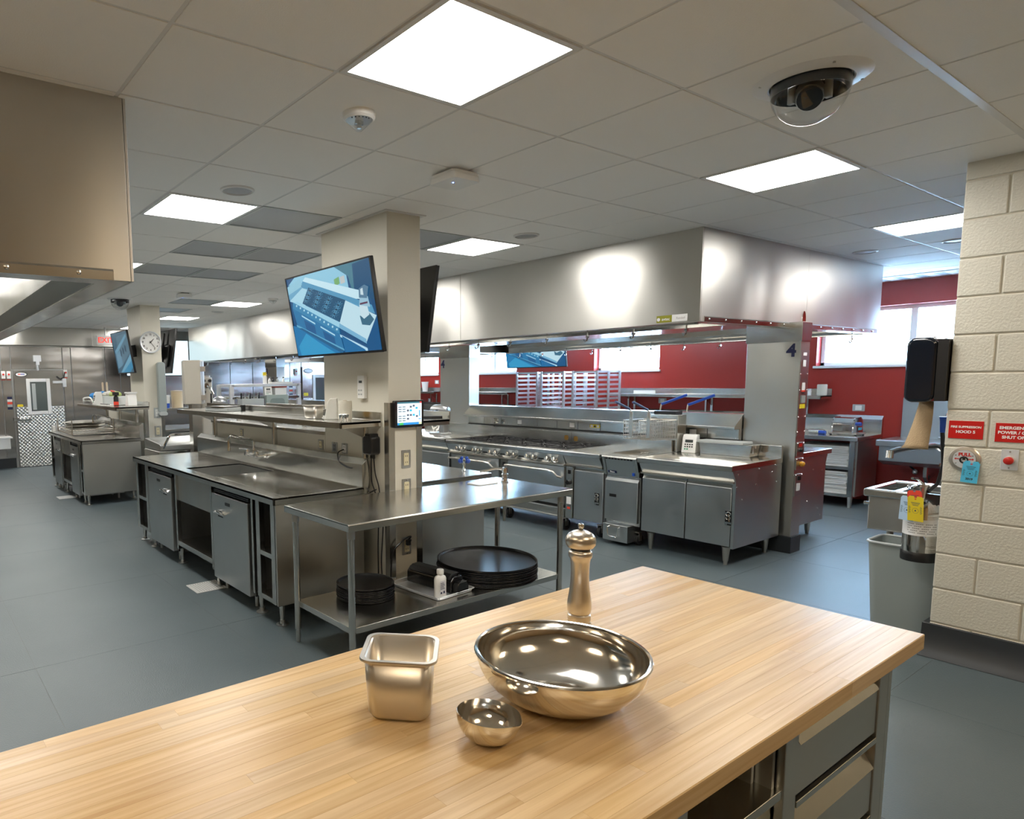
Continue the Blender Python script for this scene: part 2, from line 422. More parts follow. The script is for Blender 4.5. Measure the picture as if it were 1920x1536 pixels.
# far wall: cold-room panels of rippled steel
FY_ = 13.2
struct('wall_far', MB().box(-4.2, FY_, 0, 10.0, FY_+.4, CEIL+.05), STD)
wf = D.objects['wall_far']
seams = [-1.2, -.3, .55, .96, 1.14, 2.12, 2.29, 2.99, 3.3, 4.2, 4.9, 5.91, 6.51, 7.3, 7.56, 7.9, 8.13, 9.1, 9.8]
for a, b in zip(seams[:-1], seams[1:]):
    obj('panel', MB().box(a+.006, FY_-.03, .2 if a < 1.1 or a > 2 else 2.02, b-.006, FY_, 2.47), STW, wf, bevel=.004)
obj('closure_strip', MB().box(.6, FY_-.16, 2.5, 2.72, FY_, CEIL), STV, wf, bevel=.003)
obj('closure_strip', MB().box(2.73, FY_-.06, 2.5, 9.7, FY_, CEIL), STV, wf, bevel=.003)
struct('baseboard_far', MB().box(-1.2, FY_-.05, 0, 1.12, FY_, .2).box(2.2, FY_-.05, 0, 9.8, FY_, .2), BASEB)
struct('wall_left', MB().box(-4.4, -5.7, 0, -4.2, 13.6, CEIL+.05), TAN)
struct('wall_near', MB().box(-4.2, -5.9, 0, 10.0, -5.7, CEIL+.05), TAN)
# block wall on the right
BX = 4.25; BE = -.8747
bw = struct('wall_block', MB().box(BX+.008, -5.7, 0, BX+.19, BE-.006, CEIL+.05), MORT)
zz = .203
blk = {}
def block(y0, y1, z0, z1):
    obj('block', MB().box(BX, y0+.004, z0+.004, BX+.2, y1-.004, z1-.004), BLOCKP, bw, bevel=.007, seg=2)
row = 0
z = zz-.2138
while z < CEIL:
    y = BE; first = True
    z1 = min(z+.2138, CEIL+.03)
    while y > -2.6:
        L_ = .194 if (first and row % 2 == 0) else .398
        first = False
        block(y-L_, y, max(z, .19) if z < .1 else z, z1)
        y -= L_
    z += .2138; row += 1
struct('baseboard_block', MB().prism([(BX-.07, 0), (BX+.21, 0), (BX+.21, .195), (BX-.012, .195), (BX-.016, .15), (BX-.03, .05)], 'y', -5.7, BE+.03), BASEB, bevel=.004)
# ---- pillars
def pillar(name, x0, y0, x1, y1):
    return struct(name, MB().box(x0, y0, 0, x1, y1, CEIL+.04), CREAM, bevel=.006)
P1 = (2.0856, 1.6693, 2.3866, 2.5471); P2 = (2.2925, 8.143, 2.5956, 8.822)
p1 = pillar('wall_pillar_1', *P1)
obj('ceiling_trim', MB().box(P1[0]-.03, P1[1]-.03, CEIL-.006, P1[2]+.03, P1[3]+.03, CEIL+.03), GRID, p1)
p2 = pillar('wall_pillar_2', *P2)
for P_, pp in ((P1, p1), (P2, p2)):
    for a in (P_[0]-.004, P_[2]-.051):
        obj('corner_guard', MB().box(a, P_[1]-.004, .1, a+.055, P_[1]+.05, 1.54 if P_ is P1 else 1.42), ST, pp)
# ---- low divider wall behind the sink counters
def divider(n, x0, x1, y0, y1):
    d = struct('wall_divider_%d' % n, MB().box(x0, y0, 0, x1, y1, 1.257), CREAM)
    obj('cap', MB().box(x0-.012, y0, 1.257, x1+.012, y1, 1.286), ST, d, bevel=.003)
    return d
d1 = divider(1, 2.0856, 2.30, 2.5471, 4.97)
d2 = divider(2, 2.2925, 2.56, 8.822, 10.4)

# ================================================================== CEILING FIXTURES
def panel_light(i, j, label):
    x, y = i*T+OX, j*T+OY
    t = thing('ceiling_light', label, 'ceiling light', (x+T/2, y+T/2, CEIL), 'square ceiling light panels')
    fr = MB(); a, b = .006, .03
    fr.box(x+a, y+a, CEIL-.004, x+T-a, y+b, CEIL+.03).box(x+a, y+T-b, CEIL-.004, x+T-a, y+T-a, CEIL+.03).box(x+a, y+b, CEIL-.004, x+b, y+T-b, CEIL+.03).box(x+T-b, y+b, CEIL-.004, x+T-a, y+T-b, CEIL+.03)
    obj('frame', fr, GRID, t)
    obj('diffuser', MB().box(x+b, y+b, CEIL-.002, x+T-b, y+T-b, CEIL+.02), WARMM if j < -3 or i < 0 else LAMPM, t)
LL = {(1, -1): 'square ceiling light panel at top centre, largest and nearest in view', (1, 3): 'square ceiling light panel left of the round speaker beside the brown hood',
      (1, 7): 'ceiling light panel half hidden by the edge of the brown hood', (5, -1): 'square ceiling light panel to the right below the big dome camera',
      (5, 3): 'square ceiling light panel just right of the nearest pillar', (9, -1): 'ceiling light panel at far right cut by the block wall',
      (5, 11): 'ceiling light panel with a round speaker below it, left of the big television', (5, 15): 'far ceiling light panel just right of the clock pillar',
      (1, 15): 'far ceiling light panel left of the exit sign', (5, 19): 'ceiling light panel farthest off between clock pillar and far hood', (1, 19): 'ceiling light panel farthest off, above the exit sign',
      (5, 7): 'ceiling light panel behind the tilted television', (1, 11): 'ceiling light panel behind the brown hood, third of the left row'}
for k, (i, j) in enumerate(LIGHTS):
    panel_light(i, j, LL.get((i, j), 'square ceiling light panel outside the view, %s' % {(1, -5): 'straight behind the camera', (5, -5): 'behind the camera by the block wall', (-3, -1): 'left of the camera', (-3, -5): 'behind the camera to the left', (13, -1): 'beyond the block wall by the windows', (13, 7): 'by the windows beyond the hoods', (13, 15): 'in the far window corner', (1, 15): 'left'}.get((i, j), '')))
hole = mat('perforated_grille', (.42, .44, .46), .45, .6, bump=(260, S1, .003, 0))
for i, j in GRILLE:
    x, y = i*T+OX, j*T+OY
    t = thing('air_grille', 'grey perforated air grille set in the ceiling grid' , 'air vent', (x+T/2, y+T/2, CEIL), 'perforated ceiling air grilles')
    t['label'] = {(2, 3): 'nearest grey perforated ceiling air grille, beside a light panel left of the pillar', (2, 5): 'second grey ceiling air grille left of the pillar', (2, 7): 'third grey ceiling air grille, right of the half hidden light', (3, 5): 'grey ceiling air grille just left of the near pillar top', (3, 7): 'grey ceiling air grille above the left end of the tilted television', (4, 11): 'bluish ceiling air grille beside the light panel by the far hood', (4, 13): 'bluish ceiling air grille just right of the clock pillar top', (4, 3): 'ceiling air grille peeking out right of the near pillar top', (1, 9): 'ceiling air grille between brown hood and far dome camera', (1, 13): 'far ceiling air grille left of the clock pillar'}[(i, j)]
    fr = MB().box(x+.006, y+.006, CEIL-.002, x+T-.006, y+.025, CEIL+.03).box(x+.006, y+T-.025, CEIL-.002, x+T-.006, y+T-.006, CEIL+.03).box(x+.006, y+.025, CEIL-.002, x+.025, y+T-.025, CEIL+.03).box(x+T-.025, y+.025, CEIL-.002, x+T-.006, y+T-.025, CEIL+.03)
    obj('frame', fr, GREYL, t)
    obj('perforated_face', MB().box(x+.025, y+.025, CEIL+.004, x+T-.025, y+T-.025, CEIL+.02), hole, t)
def speaker(x, y, label, r=.105):
    t = thing('ceiling_speaker', label, 'ceiling speaker', (x, y, CEIL), 'round ceiling speakers')
    obj('rim', MB().lathe([(r*.82, CEIL-.004), (r*.86, CEIL-.012), (r*.97, CEIL-.008), (r, CEIL+.001), (r*.8, CEIL+.001)], (x, y, 0), 32), GRID, t)
    obj('grille', MB().lathe([(0, CEIL-.007), (r*.5, CEIL-.0065), (r*.84, CEIL-.004)], (x, y, 0), 28), hole, t)
speaker(1.008, 1.748, 'round ceiling speaker above the left light panel'); speaker(3.563, 1.727, 'round ceiling speaker right of the pillar light')
speaker(7.018, .531, 'round ceiling speaker beside the right end of the hood'); speaker(7.089, -.133, 'round ceiling speaker nearest the block wall edge'); speaker(3.714, 8.561, 'round ceiling speaker far off under a light panel')
def smoke(x, y, label):
    t = thing('smoke_strobe', label, 'smoke alarm', (x, y, CEIL))
    obj('base', MB().lathe([(0, CEIL-.03), (.062, CEIL-.03), (.072, CEIL-.022), (.074, CEIL), (0, CEIL)], (x, y, 0), 28), WHITE, t)
    v = MB()
    for k in range(6):
        a = math.radians(200+18*k); v.box(x+.052*math.cos(a)-.002, y+.052*math.sin(a)-.002, CEIL-.034, x+.052*math.cos(a)+.002, y+.052*math.sin(a)+.002, CEIL-.03)
    obj('vent_slots', v, INK, t)
    obj('lens', MB().lathe([(0, CEIL-.075), (.012, CEIL-.074), (.038, CEIL-.052), (.06, CEIL-.0305), (0, CEIL-.0305)], (x, y, 0), 24), DOME, t)
    obj('flash_tube', MB().cyl((x, y, CEIL-.03), (x, y, CEIL-.064), .011).box(x-.02, y-.004, CEIL-.046, x+.02, y+.004, CEIL-.031), CHR, t)
smoke(.9685, .379, 'white round smoke alarm with clear strobe lens, near the big light panel')
smoke(3.699, 6.523, 'small far smoke alarm left of the tilted television')
def access_point(x, y, label, s=.105, m=WHITE):
    t = thing('wireless_access_point', label, 'access point', (x, y, CEIL-.06))
    obj('body', MB().rbox(x-s, y-s, CEIL-.062, x+s, y+s, CEIL-.028, .025), m, t, bevel=.006, seg=2)
    obj('vented_back', MB().rbox(x-s*.94, y-s*.94, CEIL-.028, x+s*.94, y+s*.94, CEIL-.012, .025), m, t)
    obj('bracket', MB().box(x-.05, y-.05, CEIL-.013, x+.05, y+.05, CEIL+.002), BLACK, t)
    obj('status_light', MB().cyl((x-.03, y-.02, CEIL-.0635), (x-.03, y-.02, CEIL-.062), .004), mat('blue_led', (.1, .2, 1), .4, emit=(.1, .2, 1), es=8), t)
access_point(1.911, .7915, 'white square access point under the ceiling, with a small blue light'); access_point(2.406, 6.544, 'thin far access point with a black back on the ceiling', .085)
def dome_camera(x, y, label, R_=.205, r=.138):
    t = thing('dome_camera', label, 'security camera', (x, y, CEIL-.17))
    obj('trim_ring', MB().lathe([(r+.004, CEIL-.012), (r+.01, CEIL-.016), (R_*.9, CEIL-.012), (R_, CEIL), (r, CEIL)], (x, y, 0), 48), WPAINT, t)
    obj('dome', MB().lathe([(0, CEIL-.03-r)]+[(r*math.cos(math.radians(a)), CEIL-.03+r*math.sin(math.radians(a))) for a in range(-80, 1, 8)]+[(r, CEIL-.012)], (x, y, 0), 40), DOME, t)
    obj('housing', MB().lathe([(0, CEIL-.004), (r*.975, CEIL-.004), (r*.975, CEIL-.05), (r*.955, CEIL-.05), (r*.95, CEIL-.012), (0, CEIL-.010)], (x, y, 0), 36), BLKG, t)
    d = (Vector((-.78, -2.15, 1.0))-Vector((x, y, CEIL-.05))).normalized()
    c = Vector((x, y, CEIL-.058)); s = d.cross(Vector((0, 0, 1))).normalized()
    obj('camera_body', MB().cyl(c-d*.055, c+d*.03, .05, .046, 20).ball(c-d*.02, .056, 16), GREYP, t)
    obj('lens', MB().cyl(c+d*.03, c+d*.062, .041, .044, 24), BLKG, t)
    for k in (-1, 1):
        q = c+s*(.062*k); obj('yoke_arm', MB().rbox(q.x-.012, q.y-.012, q.z-.02, q.x+.012, q.y+.012, CEIL, .006), GREYL, t)
    for a in range(4):
        q = math.radians(45+90*a); obj('screw', MB().cyl((x+R_*.9*math.cos(q), y+R_*.9*math.sin(q), CEIL-.014), (x+R_*.9*math.cos(q), y+R_*.9*math.sin(q), CEIL-.008), .005, n=8), STD, t)
dome_camera(2.298, -.865, 'large clear dome security camera in the ceiling at upper right')
dome_camera(1.839, 7.516, 'smaller far dome security camera beside the clock pillar', .17, .125)
t = thing('linear_diffuser', 'white slotted air diffuser in the ceiling above the right window', 'air vent', (9.5, .6, CEIL))
obj('frame', MB().box(9.28, -1.157, CEIL-.012, 9.76, 1.77, CEIL+.01), WPAINT, t)
for k in range(14): obj('slot', MB().box(9.36, -1.06+.2*k, CEIL-.014, 9.68, -.97+.2*k, CEIL-.0115), mat('slot_grey', (.3, .32, .34), .6), t)
# ================================================================== MAPLE TABLE IN FRONT
TBX, TBY0, TBY1, TBZ = 1.73, -1.505, -.562, .914
tb = thing('butcher_block_table', 'long maple butcher block table with steel drawer base, in the foreground', 'table', (.2, -1.03, 0))
rnd = random.Random(3)
nrow = 24; wv = (TBY1-TBY0)/nrow
for r in range(nrow):
    y0 = TBY0+r*wv; x = TBX; first = True
    while x > -1.75:
        L_ = rnd.uniform(.55, 1.5) if not first else rnd.uniform(.3, 1.3)
        first = False
        x0 = max(x-L_, -1.75)
        if x0+1.75 < .25: x0 = -1.75
        ya, yb, c1, c2 = y0+.0002, y0+wv-.0002, (.0022 if r == 0 else 0), (.0022 if r == nrow-1 else 0)
        if r in (0, nrow-1): m_ = MB().prism([(ya, TBZ-.045), (yb, TBZ-.045)]+([(yb, TBZ-c2), (yb-c2, TBZ)] if c2 else [(yb, TBZ)])+([(ya+c1, TBZ), (ya, TBZ-c1)] if c1 else [(ya, TBZ)]), 'x', x0, x-.0003)
        else: m_ = MB().box(x0, ya, TBZ-.045, x-.0003, yb, TBZ)
        o = obj('stave', m_, MAPLE, tb)
        x = x0
# base
by0 = TBY0+.035; bx1 = 1.60
fr = MB()
fr.box(bx1-.03, by0, .12, bx1, TBY1-.04, TBZ-.046)              # right end panel
obj('end_panel', fr, STV, tb, bevel=.003)
obj('back_panel', MB().box(-1.7, TBY1-.06, .12, bx1-.03, TBY1-.04, TBZ-.046), STV, tb)
obj('bottom_panel', MB().box(-1.7, by0, .1, bx1, TBY1-.04, .12), STV, tb)
for xa, xb in ((1.507, 1.572), (.915, .983), (.42, .48), (-.32, -.26), (-1.03, -.97)):
    obj('stile', MB().box(xa, by0, .12, xb, by0+.03, TBZ-.046), STV, tb, bevel=.002)
def drawer(x0, x1, z0, z1):
    d = obj('drawer', MB().prism([(by0+.004, z0), (by0+.004, z1-.055), (by0+.032, z1-.018), (by0+.05, z1-.018), (by0+.05, z0)], 'x', x0, x1), STV, tb, bevel=.002)
    obj('pull_lip', MB().prism([(by0+.004, z1-.055), (by0-.001, z1-.058), (by0+.028, z1-.016), (by0+.032, z1-.018)], 'x', x0+.004, x1-.004), ST, d)
    obj('lower_trim', MB().box(x0, by0-.002, z0-.03, x1, by0+.012, z0-.012), ST, d, bevel=.002)
for z0, z1 in ((.655, .850), (.41, .605), (.165, .36)):
    drawer(.988, 1.503, z0, z1)
# open bay with a shelf beside the drawers
obj('bay_side', MB().box(.915, by0+.02, .12, .927, TBY1-.06, TBZ-.046), STV, tb)
obj('bay_side', MB().box(.448, by0+.02, .12, .46, TBY1-.06, TBZ-.046), STV, tb)
obj('shelf', MB().box(.48, by0+.004, .675, .915, by0+.16, .70), ST, tb, bevel=.002)
obj('bay_back', MB().box(.48, by0+.16, .12, .915, by0+.17, TBZ-.05), ST, tb)
for xa, ya in ((.878, .06), (.895, .02)): obj('shelf_track', MB().box(xa, by0+ya, .70, xa+.012, by0+.16, TBZ-.05), STD, tb)
obj('lower_shelf', MB().box(.48, by0+.004, .36, .915, by0+.16, .385), ST, tb, bevel=.002)
for x in (1.55, .44, -.9, -1.6):
    for y in (by0+.06, TBY1-.1): obj('leg', MB().cyl((x, y, 0), (x, y, .1), .02, .03), STD, tb)
# ---- square deep pan
def rect_ring(pan, w0, l0, z):  return rrect(-w0, -l0, w0, l0, pan, 5)
def steam_pan(name, label, cat, M, W, L_, H, m, taper=.86, rim=.012, parent=None):
    t = thing(name, label, cat, M=M)
    b = MB(); n = 24
    def ring(w, l, r, z): return [(p[0], p[1], z) for p in rrect(-w, -l, w, l, r, 5)]
    rings = [ring(W-rim, L_-rim, .026, H), ring(W*taper, L_*taper, .03, .016), ring(W*taper-.008, L_*taper-.008, .026, .004), ring(W*taper-.022, L_*taper-.022, .02, 0)]
    vs = [p for r in rings for p in r]; k = len(rings[0]); fs = []
    for a in range(3): fs += [(a*k+i, (a+1)*k+i, (a+1)*k+(i+1) % k, a*k+(i+1) % k) for i in range(k)]
    fs.append(tuple(range(3*k, 4*k))[::-1])
    b.add(vs, fs); o = obj('body', b, m, t)
    md = o.modifiers.new('thick', 'SOLIDIFY'); md.thickness = .0012; md.offset = 1
    rings = [ring(W-rim, L_-rim, .026, H), ring(W-rim+.001, L_-rim+.001, .026, H+.003), ring(W-.001, L_-.001, .032, H+.003), ring(W, L_, .033, H), ring(W, L_, .033, H-.003), ring(W-.002, L_-.002, .032, H-.003), ring(W-rim, L_-rim, .026, H-.001)]
    vs = [p for r in rings for p in r]; fs = []
    for a in range(6): fs += [(a*k+i, a*k+(i+1) % k, (a+1)*k+(i+1) % k, (a+1)*k+i) for i in range(k)]
    obj('rim', MB().add(vs, fs), m, t)
    return t
RZ = Matrix.Rotation
PANS = mat('satin_pan', (.70, .665, .61), .36, 1, rvar=(9, S1, .3, .42))
steam_pan('square_steam_pan', 'square deep steel pan with a flat rim on the maple table', 'pan', Matrix.Translation((.163, -.925, TBZ+.001)) @ RZ(math.radians(-44), 4, 'Z'), .091, .089, .15, PANS, taper=.80)
# ---- mixing bowl and small bowl
def bowl(name, label, c, R_, H, m, M=None, rim=.0055, flat=.35, lip=True):
    n = 14; pr = []
    for k in range(n+1):
        a = k/n; r = R_*(flat+(1-flat)*math.sin(a*math.pi/2)) if k else R_*flat
        z = H*(1-math.cos(a*math.pi/2))
        pr.append((r, z))
    outer = [(0, 0)]+[(R_*flat*.6, 0)]+pr
    inner = [(max(r-.0016, 0), z+.0014) for r, z in reversed(outer)]
    t = thing(name, label, 'bowl', M=M if M is not None else Matrix.Translation(c))
    obj('body', MB().lathe(outer+inner, (0, 0, 0), 64), m, t, ang=50)
    if lip: obj('rolled_rim', MB().tube([(R_*math.cos(2*math.pi*k/64), R_*math.sin(2*math.pi*k/64), H) for k in range(64)], rim, 8, closed=True), m, t)
    return t
bowl('mixing_bowl', 'large polished steel mixing bowl on the maple table', (.508, -1.122, TBZ+.001), .205, .122, MIR, flat=.27)
sb = bowl('small_bowl', 'small polished steel bowl with a dented pouring lip, in front of the mixing bowl', None, .0705, .062, MIR, M=Matrix.Translation((.226, -1.152, TBZ+.0015)) @ RZ(math.radians(4), 4, 'Y'), lip=False, flat=.27)
me = sb.children[0].data
for v in me.vertices:
    r = math.hypot(v.co.x, v.co.y)
    if v.co.z > .04:
        k = (v.co.z-.04)/.022; a = math.atan2(v.co.y, v.co.x)
        d = abs((a-math.radians(-62)+math.pi) % (2*math.pi)-math.pi)
        v.co.z -= .009*k*math.exp(-(d/.42)**2); q = 1+.04*k*math.exp(-(d/.35)**2); v.co.x *= q; v.co.y *= q
# ---- pepper mill
mxx, myy = .909, -.871
t = thing('pepper_mill', 'tall brushed steel pepper mill standing behind the mixing bowl', 'pepper mill', (mxx, myy, TBZ))
def LT(prof): return MB().lathe(prof, (mxx, myy, TBZ+.001), 40)
obj('base', LT([(0, 0), (.037, 0), (.0388, .004), (.0388, .022), (.036, .032), (.0325, .038), (.0325, .040), (.0352, .044), (.0356, .050), (.0345, .058), (.031, .0615), (0, .0615)]), SAT, t)
obj('body', LT([(0, .062), (.031, .062), (.0345, .068), (.0362, .08), (.0364, .092), (.0345, .110), (.031, .132), (.0282, .155), (.0270, .180), (.0272, .205), (.0285, .225), (.0300, .235), (.0335, .240), (.0356, .247), (.0356, .254), (.0335, .259), (.0315, .261), (.0315, .264), (0, .264)]), SAT, t)
obj('collar', LT([(0, .2645), (.029, .2645), (.029, .268), (0, .268)]), BLACK, t)
obj('head', LT([(0, .268), (.030, .268), (.038, .272), (.0435, .280), (.0457, .291), (.0435, .303), (.036, .314), (.024, .321), (.012, .325), (.006, .3265), (0, .3265)]), SAT, t)
obj('knob', LT([(0, .327), (.0075, .327), (.0065, .331), (.0088, .334), (.0096, .339), (.0085, .344), (.005, .346), (0, .3465)]), CHR, t)

# ================================================================== STEEL WORK TABLE
wx0, wx1, wy0, wy1, wz = 1.222, 3.165, .905, 1.664, .905
wt = thing('work_table', 'long stainless work table with a lower shelf, at the end of the sink counter', 'table', (2.2, 1.32, 0))
tp = MB().prism([(wy0, wz-.045), (wy0, wz-.006), (wy0+.006, wz), (wy1-.006, wz), (wy1, wz-.006), (wy1, wz-.045), (wy1-.012, wz-.045), (wy1-.012, wz-.012), (wy0+.012, wz-.012), (wy0+.012, wz-.045)], 'x', wx0, wx1)
tp.box(wx0, wy0+.006, wz-.045, wx0+.012, wy1-.006, wz-.004).box(wx1-.012, wy0+.006, wz-.045, wx1, wy1-.006, wz-.004)
obj('tabletop', tp, ST, wt, bevel=.0025)
sz = .275
obj('lower_shelf', MB().box(wx0+.05, wy0+.055, sz-.04, wx1-.06, wy1-.055, sz), ST, wt, bevel=.003)
for x, y in ((wx0+.055, wy0+.06), (wx0+.04, wy1-.08), (wx1-.06, wy0+.06), (wx1-.06, wy1-.08)):
    L_ = obj('leg', MB().cyl((x, y, .09), (x, y, wz-.012), .0205, n=20), ST, wt)
    obj('bullet_foot', MB().lathe([(0, 0), (.012, 0), (.016, .012), (.0165, .09), (0, .09)], (x, y, 0), 16), STD, L_)
    obj('gusset', MB().cyl((x, y, wz-.1), (x, y, wz-.045), .0235, n=20), STD, L_)
# dipper tap at the end of the table
t = thing('dipper_tap', 'small chrome tap with a lever through the far corner of the work table', 'tap', (3.02, 1.43, .905))
tx, ty = 3.02, 1.43
obj('body', MB().lathe([(0, .0), (.03, 0), (.03, .006), (.022, .012), (.021, .03), (.026, .036), (.026, .062), (.02, .068), (.02, .095), (.016, .112), (0, .114)], (tx, ty, .906), 20), CHR, t)
obj('lever', MB().tube([(tx-.0, ty+.0, 1.005), (tx-.05, ty+.04, 1.012), (tx-.10, ty+.08, 1.0), (tx-.15, ty+.12, .985)], .010), CHR, t)
obj('drain_pipe', MB().cyl((tx, ty, .60), (tx, ty, .86), .012), ST, t)
t = thing('folded_cloth', 'flat white folded card lying beside the chrome tap', 'card', (2.8, 1.5, .906))
obj('sheet', MB().rbox(2.74, 1.42, .9055, 2.95, 1.56, .911, .02), WHITE, t)
# stacks of dark pans
def round_tray(name, label, c, R_, H, m, group, wall=.004, rimw=.012):
    pr = [(0, 0), (R_-.018, 0), (R_-.010, .0015), (R_-.007, H-.0045), (R_, H-.004), (R_+.001, H-.002), (R_, H), (R_-.006, H), (R_-.010, H-.004), (R_-.016, .005), (R_-.022, .004), (0, .004)]
    return obj(name, MB().lathe(pr, c, 56), m, org=c, label=label, cat='tray', group=group)
n = 9
for k in range(n):
    p = (1.682+rnd.uniform(-.003, .003), 1.41+rnd.uniform(-.003, .003), sz+.001+k*.0098)
    round_tray('pizza_pan', ('lowest round dark pan of the small stack on the table shelf' if k == 0 else 'round dark pan in the middle of the small stack on the table shelf') if k < n-1 else 'topmost round dark pan of the small stack on the table shelf', p, .193, .0095 if k < n-1 else .018, PANK, 'small dark pans stacked on the shelf')
n = 10
for k in range(n):
    p = (2.66+rnd.uniform(-.005, .005), 1.262+rnd.uniform(-.005, .005), sz+.001+k*.0115)
    round_tray('serving_tray', ('lowest large round black serving tray of the wide stack' if k == 0 else 'large round black serving tray in the middle of the wide stack') if k < n-1 else 'topmost large round black serving tray of the wide stack', p, .36, .0112 if k < n-1 else .022, PANK, 'large black trays stacked on the shelf')
# sheet pan with film dispenser and bottle
A = Vector((1.95, 1.482, 0)); B = Vector((1.936, 1.001, 0)); c = Vector((2.135, 1.262, sz+.001))
M_ = Matrix.Translation(c) @ RZ(math.radians(4), 4, 'Z')
t = thing('sheet_pan', 'small aluminium sheet pan under the black dispenser on the table shelf', 'pan', M=M_)
b = MB(); W, L_, H = .182, .243, .024
def ring(w, l, r, z): return [(p[0], p[1], z) for p in rrect(-w, -l, w, l, r, 4)]
rings = [ring(W, L_, .03, H), ring(W-.004, L_-.004, .03, H+.002), ring(W-.010, L_-.010, .026, H), ring(W-.018, L_-.018, .02, .003), ring(.01, .01, .005, .003)]
k_ = len(rings[0]); vs = [p for r in rings for p in r]; fs = []
for a in range(4): fs += [(a*k_+i, a*k_+(i+1) % k_, (a+1)*k_+(i+1) % k_, (a+1)*k_+i) for i in range(k_)]
fs.append(tuple(range(4*k_, 5*k_)))
o = obj('tray', b.add(vs, fs), ALU, t); md = o.modifiers.new('t', 'SOLIDIFY'); md.thickness = .0018; md.offset = -1
t = thing('film_dispenser', 'glossy black film wrap dispenser lying on the small sheet pan', 'dispenser', M=M_ @ Matrix.Translation((.045, .035, .0055)) @ RZ(math.radians(3), 4, 'Z') @ Matrix.Scale(1.12, 4))
BL = mat('black_shine', (.008, .008, .009), .12)
obj('case', MB().prism([(-.06, 0), (.06, 0), (.066, .03), (.052, .085), (.03, .10), (-.03, .10), (-.058, .07)], 'y', -.20, .17), BL, t, bevel=.01, seg=3)
obj('end_cap', MB().prism([(-.05, .005), (.05, .005), (.052, .04), (.035, .075), (-.035, .075), (-.05, .05)], 'y', -.245, -.2), BL, t, bevel=.008, seg=2)
obj('lid_flap', MB().prism([(-.055, .078), (.03, .104), (.045, .1), (.03, .112), (-.03, .112), (-.06, .09)], 'y', -.18, .15), BLACK, t, bevel=.003)
obj('cutter_knob', MB().rbox(.058, -.16, .03, .075, -.10, .06, .006, 'x'), BLACK, t)
t = thing('sanitizer_bottle', 'small white plastic bottle with white cap in front of the black dispenser', 'bottle', M=M_ @ Matrix.Translation((-.088, -.168, .0045)) @ Matrix.Scale(1.12, 4))
obj('body', MB().lathe([(0, 0), (.038, 0), (.041, .004), (.041, .105), (.036, .118), (.018, .13), (.018, .135), (0, .135)], n=24, sy=.72), WHITE, t)
obj('cap', MB().lathe([(0, .135), (.021, .135), (.0215, .158), (.019, .162), (0, .162)], n=24), WHITE, t)
M2 = Matrix.Translation((-.022, -.022, .06)) @ frame_m((0, 0, 0), (.8, -.6, 0), (0, 0, 1))
obj('label', MB().rbox(-.030, -.0302, .02, .012, -.0290, .1, .003, 'y'), mat('label_grey', (.68, .69, .72), .5), t)
lb = MB()
for k in range(6): lb.box(-.026, -.0306, .05+.007*k, .008-.004*(k % 3), -.0300, .053+.007*k)
lb.box(-.026, -.0306, .024, -.014, -.03, .034).box(-.004, -.0306, .024, .008, -.03, .038)
obj('print', lb, NAVY, t)
# ================================================================== SINK STATIONS
def refrigerator(x, y0, y1, z0, z1, label, hy, depth=.6):
    """undercounter refrigerator; door face on the plane x looking to -x"""
    t = thing('undercounter_refrigerator', label, 'refrigerator', (x+depth/2, (y0+y1)/2, 0), 'undercounter refrigerators')
    obj('body', MB().box(x+.05, y0+.01, z0, x+depth, y1-.01, z1), STD, t)
    obj('gasket', MB().box(x+.036, y0+.012, z0+.01, x+.05, y1-.012, z1-.005), RUB, t)
    d = obj('door', MB().prism([(y0+.005, z0+.02), (y1-.005, z0+.02), (y1-.005, z1-.035), (y0+.005, z1-.035)], 'x', x-.018, x+.036), STE, t, bevel=.006, seg=2)
    obj('top_louvre', MB().box(x+.0, y0+.02, z1-.026, x+.02, y1-.02, z1-.016).box(x+.0, y0+.02, z1-.012, x+.02, y1-.02, z1-.002), BLACK, t)
    w = .125
    h = MB().tube([(x-.02, hy-w/2, z1-.19), (x-.045, hy-w/2+.01, z1-.175), (x-.05, hy-.02, z1-.168), (x-.05, hy+.02, z1-.168), (x-.045, hy+w/2-.01, z1-.175), (x-.02, hy+w/2, z1-.19)], .011)
    h.prism([(hy-w/2, z1-.195), (hy+w/2, z1-.195), (hy+w/2-.01, z1-.165), (hy-w/2+.01, z1-.165)], 'x', x-.024, x-.017)
    obj('handle', h, CHR, d)
    obj('recess', MB().prism([(hy-w/2+.01, z1-.215), (hy+w/2-.01, z1-.215), (hy+w/2-.03, z1-.18), (hy-w/2+.03, z1-.18)], 'x', x-.0195, x-.0175), BLACK, d)
    by = (y0+y1)/2+.02
    obj('badge', MB().rbox(x-.0205, by-.045, z1-.105, x-.0175, by+.045, z1-.08, .004, 'x'), BLACK, d)
    for y in (y0+.07, y1-.07):
        for xx in (x+.07, x+depth-.06):
            obj('leg', MB().cyl((xx, y, .004), (xx, y, z0), .016), STD, t)
    return t
def pipe_leg(x, y, z1, t, r=.021):
    L_ = obj('leg', MB().cyl((x, y, .07), (x, y, z1), r, n=16).cyl((x, y, .03), (x, y, .075), r*.78, n=16), ST, t)
    obj('flanged_foot', MB().lathe([(0, .0), (.045, .0), (.045, .006), (.022, .012), (.02, .035), (0, .035)], (x, y, .001), 20), STD, L_)
